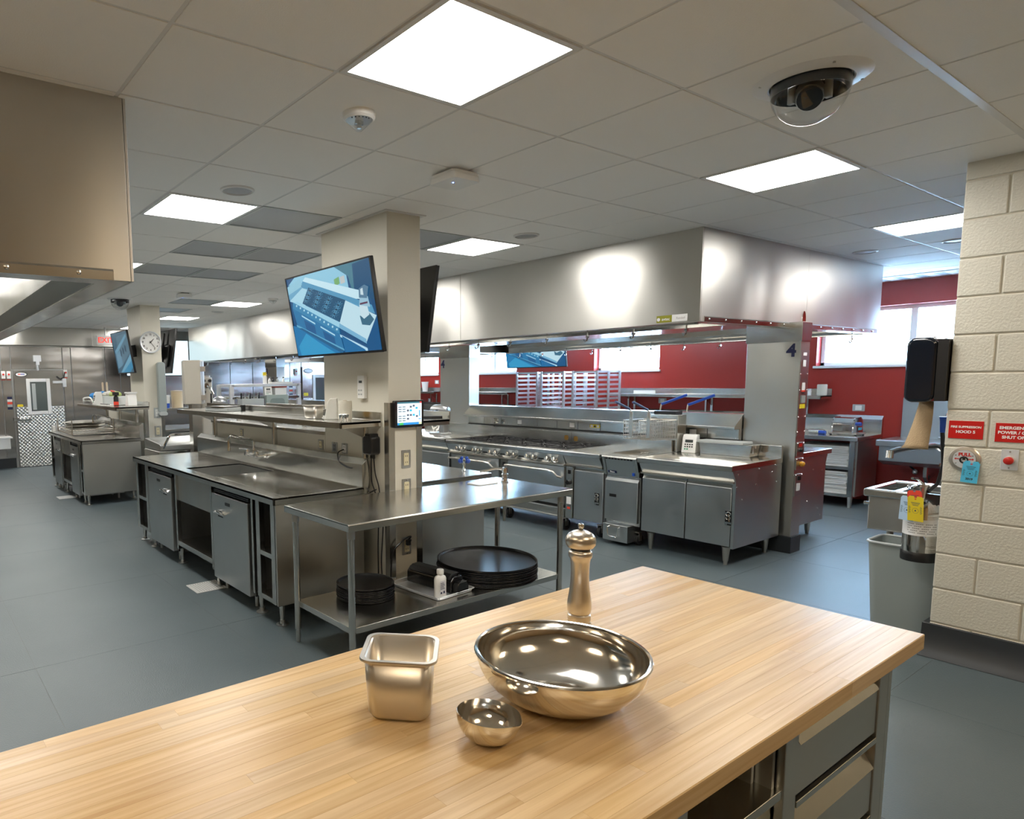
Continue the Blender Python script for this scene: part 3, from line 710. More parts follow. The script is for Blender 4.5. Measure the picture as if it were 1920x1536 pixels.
def mixer_tap(x, y, z, t, reach, side=-1):
    """wall mounted bridge faucet standing out to -x, swing spout"""
    f = obj('faucet', MB().cyl((x-.07, y-.1, z), (x-.07, y+.1, z), .017).cyl((x-.0, y-.1, z), (x-.085, y-.1, z), .02).cyl((x-.0, y+.1, z), (x-.085, y+.1, z), .02).cyl((x, y-.1, z), (x-.012, y-.1, z), .034).cyl((x, y+.1, z), (x-.012, y+.1, z), .034), CHR, t)
    sp = [(x-.07, y, z), (x-.07, y, z+.12), (x-.085, y, z+.14), (x-.07-reach*.35, y-reach*.15, z+.165), (x-.07-reach*.9, y-reach*.45, z+.205), (x-.07-reach, y-reach*.5, z+.2), (x-.07-reach-.012, y-reach*.505, z+.17), (x-.07-reach-.012, y-reach*.505, z+.105)]
    obj('spout', MB().tube(sp, .0115, 10).cyl(sp[-1], (sp[-1][0], sp[-1][1], sp[-1][2]-.03), .014), CHR, f)
    for s in (-1, 1):
        h = MB().cyl((x-.085, y+s*.1, z), (x-.115, y+s*.1, z+.01), .018).cyl((x-.085, y+s*.1, z+.0), (x-.085, y+s*.1, z+.045), .013)
        h.tube([(x-.085, y+s*.1, z+.045), (x-.12, y+s*.13, z+.05), (x-.15, y+s*.15, z+.055)], .008)
        obj('handle', h, CHR, f)
def sink_counter(label, x0, x1, y0, y1, labels, spl):
    L_ = y1-y0; z = .914
    t = thing('sink_counter', label, 'sink counter', ((x0+x1)/2, (y0+y1)/2, 0))
    bx0, bx1 = x0+.11, x1-.09; b0, b1 = y0+L_*.385, y0+L_*.60      # bowl
    top = MB()
    top.box(x0, y0, z-.014, bx0, y1, z).box(bx1, y0, z-.014, x1, y1, z).box(bx0, y0, z-.014, bx1, b0, z).box(bx0, b1, z-.014, bx1, y1, z)
    top.box(x0, y0, z-.05, x0+.014, y1, z).box(x0, y0, z-.05, x1, y0+.014, z).box(x0, y1-.014, z-.05, x1, y1, z)
    top.box(x0+.0, y0, z, x0+.012, y1, z+.006).box(x0, y0, z, x1, y0+.012, z+.006)
    obj('worktop', top, ST, t, bevel=.002)
    w = .0025; bz = z-.30
    bo = MB().box(bx0-w, b0-w, bz-w, bx1+w, b1+w, bz).box(bx0-w, b0-w, bz, bx0, b1+w, z-.002).box(bx1, b0-w, bz, bx1+w, b1+w, z-.002).box(bx0, b0-w, bz, bx1, b0, z-.002).box(bx0, b1, bz, bx1, b1+w, z-.002)
    so = obj('sink_bowl', bo, STD, t)
    obj('drain', MB().lathe([(0, .004), (.03, .004), (.045, .002), (.045, 0)], ((bx0+bx1)/2, (b0+b1)/2, bz+.001), 20), CHR, so)
    # splash with a returned sloping top
    obj('backsplash', MB().prism([(x1-.016, z), (x1-.016, 1.085), (x1+.03, 1.125), (x1+.05, 1.125), (x1+.05, z-.05), (x1, z-.05)], 'y', y0, y1), ST, t, bevel=.003)
    mixer_tap(x1-.018, (b0+b1)/2+.05, 1.02, t, .30)
    # carcass bays
    e = [0, .105, .315, .575, .80, .925, 1] if False else [0, .10, .135, .345, .365, .59, .61, .82, .84, 1.0]
    fx = x0+.02; zb = .15
    def up(a, b, x_=fx): obj('upright', MB().box(x_, y0+a*L_, zb, x_+.04, y0+b*L_, z-.05), ST, t, bevel=.002)
    obj('end_panel', MB().box(fx, y0+.012, zb, x1, y0+.03, z-.05), STV, t, bevel=.002)
    obj('end_panel', MB().box(fx, y1-.03, zb, x1, y1-.012, z-.05), STV, t, bevel=.002)
    obj('back_panel', MB().box(x1-.02, y0+.03, zb, x1, y1-.03, z-.05), STD, t)
    # near rack bay
    def rack(a, b, ledge):
        ya, yb = y0+a*L_, y0+b*L_
        obj('bay_wall', MB().box(fx+.04, yb-.012, zb, x1-.03, yb, z-.06), STD, t)
        up((ya-y0)/L_, (ya-y0)/L_+.02*2.9/L_); up((yb-y0)/L_-.02*2.9/L_, (yb-y0)/L_)
        for zz in (zb, .47):
            s = obj('bay_shelf', MB().box(fx+.002, ya+.02, zz, x1-.1, yb-.014, zz+.035), ST, t, bevel=.002)
        for k in range(2):
            obj('slide_rail', MB().box(fx+.12+.2*k, yb-.022, .2, fx+.14+.2*k, yb-.013, z-.1), STD, t)
        obj('bay_back', MB().box(fx+.35, ya+.02, zb+.03, fx+.36, yb-.012, z-.06), DARK, t)  # near-black sheet stands in for the shade deep in the bay
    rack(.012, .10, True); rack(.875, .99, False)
    # open bay under the bowl
    ya, yb = y0+.355*L_, y0+.615*L_
    up(.35, .35+.035/L_); up(.61, .61+.035/L_)
    up(.115, .115+.03/L_); up(.862, .862+.03/L_)
    obj('bay_shelf', MB().box(fx+.002, ya+.03, zb+.04, x1-.03, yb, zb+.085), ST, t, bevel=.002)
    obj('apron', MB().box(fx+.025, ya+.03, z-.30, fx+.04, yb, z-.05), STD, t)
    obj('waste_pipe', MB().tube([((bx0+bx1)/2, (b0+b1)/2, bz-.003), ((bx0+bx1)/2, (b0+b1)/2, bz-.1), ((bx0+bx1)/2+.05, (b0+b1)/2, bz-.16), ((bx0+bx1)/2+.12, (b0+b1)/2, bz-.13), (x1-.03, (b0+b1)/2, bz-.13)], .022).cyl(((bx0+bx1)/2-.12, (b0+b1)/2, bz-.05), ((bx0+bx1)/2, (b0+b1)/2, bz-.05), .006), CHR, t)
    for y in (y0+.06, y0+.115*L_+.0, y0+.36*L_, y0+.625*L_, y0+.87*L_, y1-.06):
        for x in (x0+.075, x1-.06): pipe_leg(x, y, zb, t)
    refrigerator(x0+.03, y0+.135*L_, y0+.345*L_, .085, .845, labels[0], y0+.29*L_)
    refrigerator(x0+.03, y0+.645*L_, y0+.855*L_, .085, .845, labels[1], y0+.70*L_)
    return t
sink_counter('stainless sink counter with overshelf, nearest, beside the work table', 1.25, 2.0, 1.865, 5.17,
             ('undercounter refrigerator with steel door, right of the open bay in the near sink counter', 'undercounter refrigerator with steel door, at the far end of the near sink counter'), 1)
sink_counter('stainless sink counter farther off, in front of the clock pillar', 1.24, 2.06, 7.62, 10.03,
             ('undercounter refrigerator with steel door, nearer one in the far sink counter', 'undercounter refrigerator with steel door, farthest one in the far sink counter'), 2)
def overshelf(label, x0, x1, y0, y1, z, posts, px):
    t = thing('overshelf', label, 'shelf', ((x0+x1)/2, (y0+y1)/2, z-.3))
    obj('shelf_board', MB().prism([(x0, z-.045), (x0, z), (x1-.004, z), (x1-.004, z+.06), (x1+.006, z+.06), (x1+.006, z-.02), (x0+.014, z-.02), (x0+.014, z-.045)], 'y', y0, y1).box(x0, y0, z-.045, x1, y0+.012, z).box(x0, y1-.012, z-.045, x1, y1, z), ST, t, bevel=.0025)
    for y in posts:
        obj('post', MB().rbox(px-.02, y-.02, 1.127, px+.02, y+.02, z-.02, .008), ST, t)
        s = 1 if x0 < px else -1
        obj('bracket', MB().prism([(px-.02*s, z-.02), (px-.02*s, z-.13), (x0+.06 if s > 0 else x1-.06, z-.035), (x0+.06 if s > 0 else x1-.06, z-.02)], 'y', y-.002, y+.002), STD, t)
    return t
overshelf('stainless overshelf above the near sink counter, holding scale and twine', 1.728, 2.0783, 1.753, 5.071, 1.4122, (1.885, 3.34, 4.74), 2.03)
overshelf('stainless overshelf on the far side of the near pillar, under the stand mixer in view', 2.439, 2.815, 1.831, 5.07, 1.386, (2.7, 3.4, 4.9), 2.38)
overshelf('stainless overshelf above the far sink counter, beside the clock pillar', 1.66, 2.12, 7.35, 9.75, 1.375, (7.9, 8.8, 9.6), 2.10)
# counter on the other side of the divider
t = thing('prep_counter', 'stainless prep counter behind the nearest pillar, facing the ranges', 'counter', (2.8, 3.4, 0))
z = .914
obj('worktop', MB().box(2.395, 1.80, z-.05, 3.26, 5.1, z), ST, t, bevel=.004)
obj('end_panel', MB().box(2.395, 1.83, .15, 3.20, 1.85, z-.05), STV, t); obj('front_panel', MB().box(3.18, 1.85, .15, 3.2, 5.05, z-.05), STV, t)
obj('backsplash', MB().box(2.365, 2.56, z-.05, 2.395, 5.1, 1.127), ST, t)
for y in (1.92, 3.4, 5.0):
    for x in (2.46, 3.12): pipe_leg(x, y, .16, t)
t = thing('blue_valve_tap', 'tap with two blue handles on the prep counter edge, before the range', 'tap', (3.05, 2.05, .914))
vx, vy = 3.17, 2.04
obj('body', MB().lathe([(0, 0), (.02, 0), (.012, .012), (.011, .05), (.016, .055), (.016, .08), (0, .085)], (vx, vy, .915), 16), CHR, t)
for k in (-1, 1): obj('blue_handle', MB().ball((vx-.02*k, vy+.025*k, 1.0), .022, 12).ball((vx-.015*k, vy+.015*k, 1.025), .016, 10), BLUEP, t)

# ---- outlets: plate + insert + slots, M = plate matrix
def outlet(label, M, w=.07, h=.115, plate=STD, insert=IVORY, kind='duplex', parent=None):
    t = thing('wall_outlet', label, 'outlet', M=M)
    obj('cover_plate', MB().rbox(-w/2, -h/2, 0, w/2, h/2, .005, .006), plate, t, bevel=.0015)
    obj('socket', MB().rbox(-w*.26, -h*.34, .005, w*.26, h*.34, .008, .004), insert, t)
    s = MB()
    if h > w*.9:
        ys = (-h*.17, h*.17)
        for y in ys: s.box(-w*.12, y-.006, .008, -w*.07, y+.006, .0085).box(w*.07, y-.006, .008, w*.12, y+.006, .0085)
        sl = obj('slots', s, INK, t)
    for y in (-h*.43, h*.43): obj('screw', MB().cyl((0, y, .005), (0, y, .0065), .004, n=8), CHR, t)
    return t
def onFX(x, y, z): return FX((x, y, z))
def onFY(x, y, z): return FY((x, y, z))
outlet('upper ivory outlet in a steel plate on the near pillar, under the touch screen', onFY(2.238, 1.669, 1.125), .085, .135)
outlet('middle ivory outlet in a steel plate on the near pillar, below the first', onFY(2.240, 1.669, .911), .085, .135)
lo = outlet('lower ivory outlet on the near pillar with a black plug, under the work table', onFY(2.238, 1.669, .477), .085, .135)
outlet('left square outlet on the cream divider wall behind the near sink', onFX(2.0856, 4.178, 1.184), .085, .085)
outlet('second square outlet on the cream divider wall, right of the tap', onFX(2.0856, 2.612, 1.174), .085, .085)
outlet('grey square data plate on the cream wall beside the plugged outlet', onFX(2.0856, 2.396, 1.167), .085, .085, insert=mat('slate_plate', (.2, .22, .25), .4))
outlet('white square data outlet with a black cable on the cream wall, nearest the shelf post', onFX(2.0856, 2.249, 1.167), .085, .085, insert=WHITE)
outlet('outlet on the clock pillar under the grey tube', onFY(2.481, 8.143, 1.24), .1, .16, plate=GREYL, insert=WHITE)
outlet('ivory outlet on the clock pillar, lower one', onFY(2.481, 8.143, .958), .1, .16)

# ---- things on the near pillar
t = thing('thermostat', 'white wall controller with a small dark display on the near pillar', 'wall controller', M=FX((2.0856, 1.978, 1.6525)))
obj('body', MB().rbox(-.045, -.085, 0, .045, .085, .028, .006), WHITE, t, bevel=.004, seg=2)
obj('display', MB().box(-.022, .03, .028, .018, .048, .0288), mat('lcd', (.05, .06, .06), .3), t)
for k in range(4): obj('button', MB().rbox(-.03+.03*(k % 2), -.03-.03*(k//2), .028, -.012+.03*(k % 2), -.018-.03*(k//2), .030, .003), GREYL, t)
t = thing('touch_panel', 'black framed touch screen panel on the near pillar', 'touch screen', M=FY((2.2486, 1.669, 1.457)))
obj('case', MB().rbox(-.133, -.098, 0, .133, .098, .035, .01), BLKG, t, bevel=.004, seg=2)
ly = [((.78, .9, .95), R4(0, 0, 1, 1)), ((.05, .16, .20), R4(0, .93, 1, 1)), ((.6, .05, .05), R4(.92, .93, 1, 1)), ((.03, .25, .60), R4(0, 0, 1, .10)), ((.05, .45, .12), R4(.08, 0, .24, .10)), ((.55, .6, .4), R4(.88, 0, 1, .10))]
for a in range(2):
    for b in range(3):
        for c in (0, .4): ly.append(((.2, .26, .3), R4(.04+.16*a, .76-.1*b-c, .17+.16*a, .81-.1*b-c)))
for u, v, cc in ((.5, .74, 0), (.62, .78, 0), (.74, .68, 1), (.38, .58, 0), (.5, .58, 1), (.38, .38, 0), (.5, .38, 0), (.62, .38, 1), (.75, .32, 0), (.38, .22, 0)):
    ly.append((((.10, .12, .16), (.02, .4, .6))[cc], R4(u, v, u+.09, v+.085)))
ly += [((.1, .35, .6), R4(.88, .36, .93, .62)), ((.1, .35, .7), R4(.86, .22, .97, .26))]
picture(t, 'screen', Matrix.Translation((0, .004, .0352)), .224, .165, ly, picture_mat('screen_small', .48))
# televisions
def blue(k): return tuple(c*k for c in (.25, .62, 1.0))
def cook_layers():
    L_ = []
    P = lambda c, *p: L_.append((c, list(p)))
    P((.012, .085, .22), (0, 0), (1, 0), (1, 1), (0, 1))
    P((.30, .62, .80), (.02, .92), (.12, 1), (.62, 1), (.74, 1), (.75, .70), (.30, .86))         # wall
    P((.07, .22, .30), (.62, 1), (1, 1), (1, .62), (.78, .70), (.76, .86))
    P((.015, .09, .20), (.82, .98), (1, 1), (1, .55), (.80, .62))
    P((.20, .45, .18), (.60, .86), (.66, .88), (.66, .80), (.60, .78))                            # green note
    P((.55, .60, .60), (.67, .87), (.72, .88), (.72, .80), (.67, .79))
    P((.60, .85, .95), (.22, .93), (.26, .97), (.86, .68), (.88, .58), (.78, .60))                  # sloped console top
    P((.10, .34, .55), (.20, .90), (.22, .93), (.80, .60), (.96, .50), (.98, .40), (.80, .50), (.5, .68), (.2, .83))  # console front
    P((.30, .60, .75), (.0, .90), (.18, .97), (.2, .83), (.05, .72), (0, .74))                    # left board
    P((.16, .42, .62), (.0, .80), (.2, .87), (.2, .83), (.04, .70), (0, .74))
    P((.42, .72, .86), (.0, .72), (.2, .85), (.32, .79), (.2, .62))                                # left worktop
    P((.02, .10, .20), (.17, .66), (.28, .84), (.70, .60), (.60, .36))                             # burner field
    for i in range(4):
        for j in range(3):
            u = .235+.105*i+.03*j; v = .70-.078*i+.048*j
            for a in range(5):
                q = math.radians(36*a+10); dx, dy = .052*math.cos(q), .042*math.sin(q)
                P((.12, .34, .52), (u-dx-.002, v-dy), (u-dx+.003, v-dy-.004), (u+dx+.002, v+dy), (u+dx-.003, v+dy+.004))
            P((.006, .03, .07), (u-.014, v), (u, v-.012), (u+.014, v), (u, v+.012))
    P((.36, .68, .85), (.10, .70), (.17, .66), (.60, .36), (.58, .30), (.05, .70))                 # front rail
    P((.05, .26, .48), (.05, .70), (.58, .30), (.58, .22), (.03, .62))                             # knob band
    for k in range(11): P((.45, .75, .9), (.08+.046*k, .640-.036*k), (.095+.046*k, .628-.036*k), (.105+.046*k, .65-.036*k), (.09+.046*k, .66-.036*k))
    P((.03, .20, .42), (.03, .62), (.58, .22), (.60, .03), (.06, .40))                             # oven fronts
    for k in range(2):
        a, b = .14+.22*k, .52-.17*k
        P((.45, .75, .92), (a, b), (a+.16, b-.125), (a+.16, b-.145), (a, b-.02))
        P((.02, .12, .30), (a+.02, b-.06), (a+.15, b-.16), (a+.155, b-.30), (a+.035, b-.19))
    P((.12, .40, .62), (.05, .41), (.60, .045), (.605, .02), (.05, .38))
    P((.018, .20, .45), (0, .40), (.055, .38), (.59, .0), (.05, .0), (0, .0))                       # floor
    P((.04, .34, .62), (.03, .12), (.16, .28), (.42, .06), (.5, .0), (.05, 0))
    P((.02, .13, .28), (.07, .36), (.12, .355), (.6, .02), (.56, 0))
    P((.56, .80, .90), (.60, .36), (.70, .60), (1, .38), (.86, .10), (.60, .30))                   # right worktop
    P((.20, .48, .70), (.58, .30), (.60, .345), (.86, .135), (.86, .08))
    P((.50, .78, .95), (.58, .22), (.86, .03), (.86, .0), (.84, .0), (.58, .19))
    P((.015, .16, .38), (.60, .20), (.83, .02), (.84, 0), (.61, 0))
    P((.01, .10, .26), (.86, .10), (1, .38), (1, 0), (.86, 0))
    P((.05, .16, .25), (.83, .40), (.93, .42), (.97, .34), (.92, .28), (.84, .30))                 # mixer foot
    P((.62, .80, .88), (.84, .52), (.92, .52), (.93, .40), (.87, .36), (.84, .40))
    P((.35, .58, .72), (.84, .52), (.86, .62), (.94, .60), (.95, .48))
    P((.10, .22, .34), (.85, .60), (.86, .70), (.92, .73), (.96, .70), (.93, .58))
    P((.62, .78, .85), (.87, .63), (.875, .69), (.90, .70), (.90, .62))
    P((.12, .05, .10), (.85, .54), (.93, .545), (.93, .525), (.85, .52))
    return L_
def far_layers():
    L_ = []; P = lambda c, *p: L_.append((c, list(p)))
    P((.05, .13, .20), (0, 0), (1, 0), (1, 1), (0, 1))
    P((.10, .20, .27), (.2, .1), (1, .5), (1, .95), (.3, .9))
    P((.16, .36, .50), (.05, .55), (.9, .93), (.92, .86), (.1, .46))
    P((.17, .40, .55), (.2, .02), (1, .45), (1, .30), (.5, 0), (.2, 0))
    P((.14, .30, .42), (.05, .1), (.4, .2), (.4, .55), (.1, .5))
    for k in range(3): P((.03, .08, .13), (.38+.16*k, .42+.05*k), (.46+.16*k, .40+.05*k), (.48+.16*k, .55+.05*k), (.40+.16*k, .58+.05*k))
    P((.05, .28, .48), (.3, 0), (.75, .0), (1, .12), (1, .3), (.6, .12))
    return L_
def white_layers():
    L_ = [((.66, .86, .95), R4(0, 0, 1, 1)), ((.62, .80, .90), R4(0, .55, .8, .6))]
    for k in range(3): L_.append(((.3, .35, .38), R4(.82, .5+.1*k, .85, .51+.1*k)))
    return L_
def television(name, label, top_a, bot_a, right, W, layers, wall=None, pic=True, strength=.28):
    """top_a, bot_a: middles of the top and bottom edge of the picture face; right: direction to the viewer's right"""
    a, b = Vector(top_a), Vector(bot_a); up = (a-b); H = up.length
    M = frame_m((a+b)/2, right, up)
    t = thing(name, label, 'television', M=M)
    obj('case', MB().rbox(-W/2, -H/2, -.03, W/2, H/2, -.002, .006), BLACK, t, bevel=.003)
    obj('rear_bulge', MB().prism([(-H*.36, -.03), (H*.2, -.03), (H*.12, -.06), (-H*.32, -.06)], 'x', -W*.36, W*.36) if False else MB().box(-W*.36, -H*.36, -.06, W*.36, H*.14, -.03), BLACK, t, bevel=.01)
    f = .011
    obj('bezel', MB().box(-W/2, -H/2, -.002, W/2, -H/2+f*1.5, .002).box(-W/2, H/2-f, -.002, W/2, H/2, .002).box(-W/2, -H/2, -.002, -W/2+f, H/2, .002).box(W/2-f, -H/2, -.002, W/2, H/2, .002), BLACK, t)
    if layers: picture(t, 'screen', Matrix.Translation((0, .003, -.0019)), W-2*f, H-2.3*f, layers, picture_mat('screen_'+name, strength))
    if wall is not None:
        k = wall; m_ = MB()
        for s in (-.11, .11): m_.box(s-.02, -H*.42, -.085, s+.02, H*.42, -.06)
        for yy in (-.11, .11): m_.box(-.16, yy-.015, -.10, .16, yy+.015, -.085)
        m_.box(-.05, -.09, -k, .05, .09, -.10)
        mm = obj('wall_mount', m_, BLACK, t, bevel=.003)
        mm['kind'] = 'stuff'
        for yy in (-.14, .12): obj('mount_knob', MB().cyl((.13, yy, -.09), (.17, yy, -.09), .016).ball((.17, yy, -.09), .02, 8), ALU, t)
    return t
TVB = dict(right=(0, -1, 0))
television('television', 'large tilted television on the near pillar showing a blue cooktop picture', (1.7596, 1.9933, 2.4969), (1.8641, 1.9933, 1.8877), (0, -1, 0), 1.139, cook_layers(), .275)
television('rear_television', 'black television seen edge on behind the near pillar', (2.6948, 2.3852, 2.5669), (2.5903, 2.3852, 1.9086), (0, 1, 0), 1.139, [((.01, .012, .015), R4(0, 0, 1, 1))], .258, strength=.1)
television('far_television', 'tilted television on the clock pillar showing a dim grey blue picture', (2.0365, 8.4566, 2.4833), (2.1358, 8.4566, 1.8511), (0, -1, 0), .878, far_layers(), .21, strength=.24)
television('far_rear_television', 'dark television seen edge on behind the clock pillar', (2.8777, 8.70, 2.5356), (2.7732, 8.70, 1.8459), (0, 1, 0), .99, [((.01, .014, .02), R4(0, 0, 1, 1))], .23, strength=.1)
television('display_screen', 'big white lit display screen beyond the clock pillar', (3.85, 12.2, 2.61), (3.85, 12.2, 1.84), (1, 0, 0), 1.36, white_layers(), None, strength=.52)
obj('stand', MB().box(3.8, 12.28, 0, 3.9, 12.34, 2.2).box(3.4, 12.05, 0, 4.3, 12.55, .04), BLACK, None, label='black floor stand of the big white display', cat='stand')
television('hanging_television', 'blue television hanging beyond the near hood, cut by its lower edge', (8.45, 5.917, 2.529), (8.55, 5.917, 1.8707), (0, -1, 0), 1.348, cook_layers(), None)
obj('ceiling_pole', MB().cyl((8.585, 5.47, 2.2), (8.585, 5.47, CEIL), .02).box(8.56, 5.37, 2.1, 8.60, 6.2, 2.3), WPAINT, None, label='white ceiling pole holding the blue hanging television', cat='pole')
# clock
t = thing('wall_clock', 'round white wall clock with a silver rim on the far pillar', 'clock', M=FY((2.4284, 8.143, 2.316)))
r = .165
obj('rim', MB().lathe([(r*.9, 0), (r, 0), (r, .025), (r*.95, .035), (r*.88, .03), (r*.88, .012)], n=48), ALU, t)
obj('dial', MB().lathe([(0, .012), (r*.89, .012), (r*.89, 0), (0, 0)], n=40), WHITE, t)
for k in range(12):
    a = math.radians(90-30*(k+1)); text(t, str(k+1), .036, Matrix.Translation((r*.70*math.cos(a), r*.70*math.sin(a), .0135)), INK, 'numeral', bold=.0012)
def hand(a, L_, w_, z): 
    q = math.radians(90-a); d = Vector((math.cos(q), math.sin(q), 0)); n_ = Vector((-d.y, d.x, 0))
    m_ = MB(); pts = [d*(-.02)-n_*w_, d*L_-n_*w_*.5, d*L_+n_*w_*.5, d*(-.02)+n_*w_]
    m_.prism([(p.x, p.y) for p in pts], 'z', z, z+.002); return m_
obj('hour_hand', hand(43, .075, .006, .015), INK, t); obj('minute_hand', hand(143, .115, .0045, .018), INK, t)
obj('glass', MB().lathe([(0, .029), (r*.88, .029)], n=32), GLASS, t)
t = thing('cup_dispenser', 'long grey rounded tube fixed upright on the clock pillar', 'dispenser', M=FY((2.5642, 8.143, 1.616)))
obj('tube', MB().rbox(-.07, -.38, 0, .05, .40, .09, .045), GREYP, t, bevel=.012, seg=2)
obj('collar', MB().rbox(-.075, -.42, 0, .055, -.36, .1, .03), GREYL, t, bevel=.006)
# ================================================================== EXHAUST HOODS
def hood(label, x0, x1, y0, y1, z0=2.1332, front_seams=(), end_seams=(), hooks=None, nuts=True):
    z1 = CEIL+.02; w = .012
    t = thing('exhaust_hood', label, 'hood', ((x0+x1)/2, (y0+y1)/2, z0))
    ed = [y0]+list(front_seams)+[y1]
    for a, b in zip(ed[:-1], ed[1:]):
        obj('front_panel', MB().box(x0, a+.001, z0, x0+w, b-.001, z1), STH, t, bevel=.002)
        obj('back_panel', MB().box(x1-w, a+.001, z0, x1, b-.001, z1), STH, t, bevel=.002)
    ed = [x0+w]+list(end_seams)+[x1-w]
    for a, b in zip(ed[:-1], ed[1:]):
        obj('end_panel', MB().box(a+.001, y0, z0, b-.001, y0+w, z1), STH, t, bevel=.002)
        obj('end_panel', MB().box(a+.001, y1-w, z0, b-.001, y1, z1), STH, t, bevel=.002)
    # folded hem, gutter and inner lining
    g_ = .13; dl = .075
    for (a, b, c, d) in ((x0+w, y0+w, x0+g_, y1-w), (x1-g_, y0+w, x1-w, y1-w), (x0+g_, y0+w, x1-g_, y0+g_), (x0+g_, y1-g_, x1-g_, y1-w)):
        obj('gutter', MB().box(a, b, z0, c, d, z0+.006), ST, t)
    for q in ([(x0+g_, y0+g_, z0+.006), (x0+g_, y1-g_, z0+.006), (x0+g_+dl, y1-g_-dl, z0+.075), (x0+g_+dl, y0+g_+dl, z0+.075)], [(x1-g_, y1-g_, z0+.006), (x1-g_, y0+g_, z0+.006), (x1-g_-dl, y0+g_+dl, z0+.075), (x1-g_-dl, y1-g_-dl, z0+.075)],
              [(x1-g_, y0+g_, z0+.006), (x0+g_, y0+g_, z0+.006), (x0+g_+dl, y0+g_+dl, z0+.075), (x1-g_-dl, y0+g_+dl, z0+.075)]):
        obj('drip_lip', MB().add(q, [(0, 1, 2, 3)]), SAT, t)
    xi0, xi1, yi0, yi1 = x0+g_+dl, x1-g_-dl, y0+g_+dl, y1-g_-dl; zl = z0+.075
    obj('lining', MB().add([(xi0, yi0, zl), (xi0, yi1, zl), (xi0+.06, yi1, z1-.05), (xi0+.06, yi0, z1-.05)], [(0, 1, 2, 3)]), ST, t)
    obj('lining', MB().add([(xi1, yi1, zl), (xi1, yi0, zl), (xi1-.06, yi0, z1-.05), (xi1-.06, yi1, z1-.05)], [(0, 1, 2, 3)]), ST, t)
    obj('lining', MB().add([(xi1, yi0, zl), (xi0, yi0, zl), (xi0, yi0+.03, z1-.05), (xi1, yi0+.03, z1-.05)], [(0, 1, 2, 3)]), ST, t)
    obj('hood_top', MB().box(x0+w, y0+w, z1-.05, x1-w, y1-w, z1-.03), ST, t)
    # filter bank: a V plenum down the middle
    xm = (x0+x1)/2; hw = min(.36, (x1-x0)*.16); hb = z0+.06; sl = min(.5, (x1-x0)*.18)
    obj('plenum', MB().prism([(xm-hw, hb), (xm+hw, hb), (xm+hw+sl, z1-.06), (xm-hw-sl, z1-.06)], 'y', y0+.09, y1-.09), ST, t)
    n = max(3, int((y1-y0-.2)/.5)); dy = (y1-y0-.2)/n
    for s in (-1, 1):
        a = Vector((xm+s*hw, 0, hb+.02)); b = Vector((xm+s*(hw+sl), 0, z1-.08)); d = b-a; nn = Vector((s*d.z, 0, -s*d.x)).normalized()
        if nn.z > 0: nn = -nn
        p0 = a+d*.04; p1 = a+d*.92
        for k in range(n):
            ya, yb = y0+.1+k*dy+.006, y0+.1+(k+1)*dy-.006
            m_ = MB(); nf = 12
            for q in range(nf):
                c0 = ya+(yb-ya)*q/nf; c1 = c0+(yb-ya)/nf*.6
                o0 = nn*.006; o1 = nn*.022
                m_.add([tuple(p0+o0+Vector((0, c0, 0))), tuple(p0+o1+Vector((0, c0, 0))), tuple(p0+o1+Vector((0, c1, 0))), tuple(p0+o0+Vector((0, c1, 0))),
                        tuple(p1+o0+Vector((0, c0, 0))), tuple(p1+o1+Vector((0, c0, 0))), tuple(p1+o1+Vector((0, c1, 0))), tuple(p1+o0+Vector((0, c1, 0)))],
                       [(0, 1, 5, 4), (1, 2, 6, 5), (2, 3, 7, 6), (0, 3, 2, 1), (4, 5, 6, 7)])
            if s == -1 or x0 > 1: 
                o = obj('baffle_filter', m_, FILTER, t); o['kind'] = 'stuff'
    # lamps inside, two rows
    for s in (-1, 1):
        xl = xm+s*(hw+sl+((x1-x0)/2-hw-sl)*.45)
        k = y0+.7
        while k < y1-.4:
            obj('hood_lamp', MB().rbox(xl-.09, k-.3, z1-.09, xl+.09, k+.3, z1-.05, .03), HOODL, t); k += 1.25
    if nuts:
        nb = MB()
        x = x0+.13
        while x < x1-.05:
            obj('acorn_nut', MB().ball((x, y0-.003, z0+.022), .011, 10), CHR, t); x += .26
        obj('hem', MB().prism([(y0-.001, z0+.045), (y0-.008, z0+.036), (y0-.006, z0), (y0+.002, z0)], 'x', x0+.06 if x0 > 1 else x0, x1-.085), ST, t)
    if hooks:
        for xs_ in (x0+.16, x1-.16):
            obj('hook_rail', MB().cyl((xs_, y0+.1, z0-.004), (xs_, y1-.1, z0-.004), .008, n=8), ST, t)
            y = y0+.2; i = 0
            while y < y1-.1:
                h = hooks
                obj('utensil_hook', MB().tube([(xs_, y, z0+.03), (xs_, y, z0-.05), (xs_-.01, y, z0-.085), (xs_-.03, y+.005, z0-.095), (xs_-.045, y+.008, z0-.075)], .0065, 6).cyl((xs_, y-.012, z0-.05), (xs_, y+.012, z0-.05), .012, n=8), CHR, t)
                y += h
    return t
h4 = hood('big steel island hood on the right above the ranges', 4.5288, 8.249, .7706, 6.283, end_seams=(6.42,), hooks=.49, front_seams=(3.545,))
hood('far steel island hood behind the tilted television', 4.5288, 8.249, 6.335, 12.166, hooks=.62, front_seams=(9.29,))
hood('brown toned steel hood cut by the left edge of the view', -3.4, .0719, .7706, 8.67, front_seams=(4.7,))
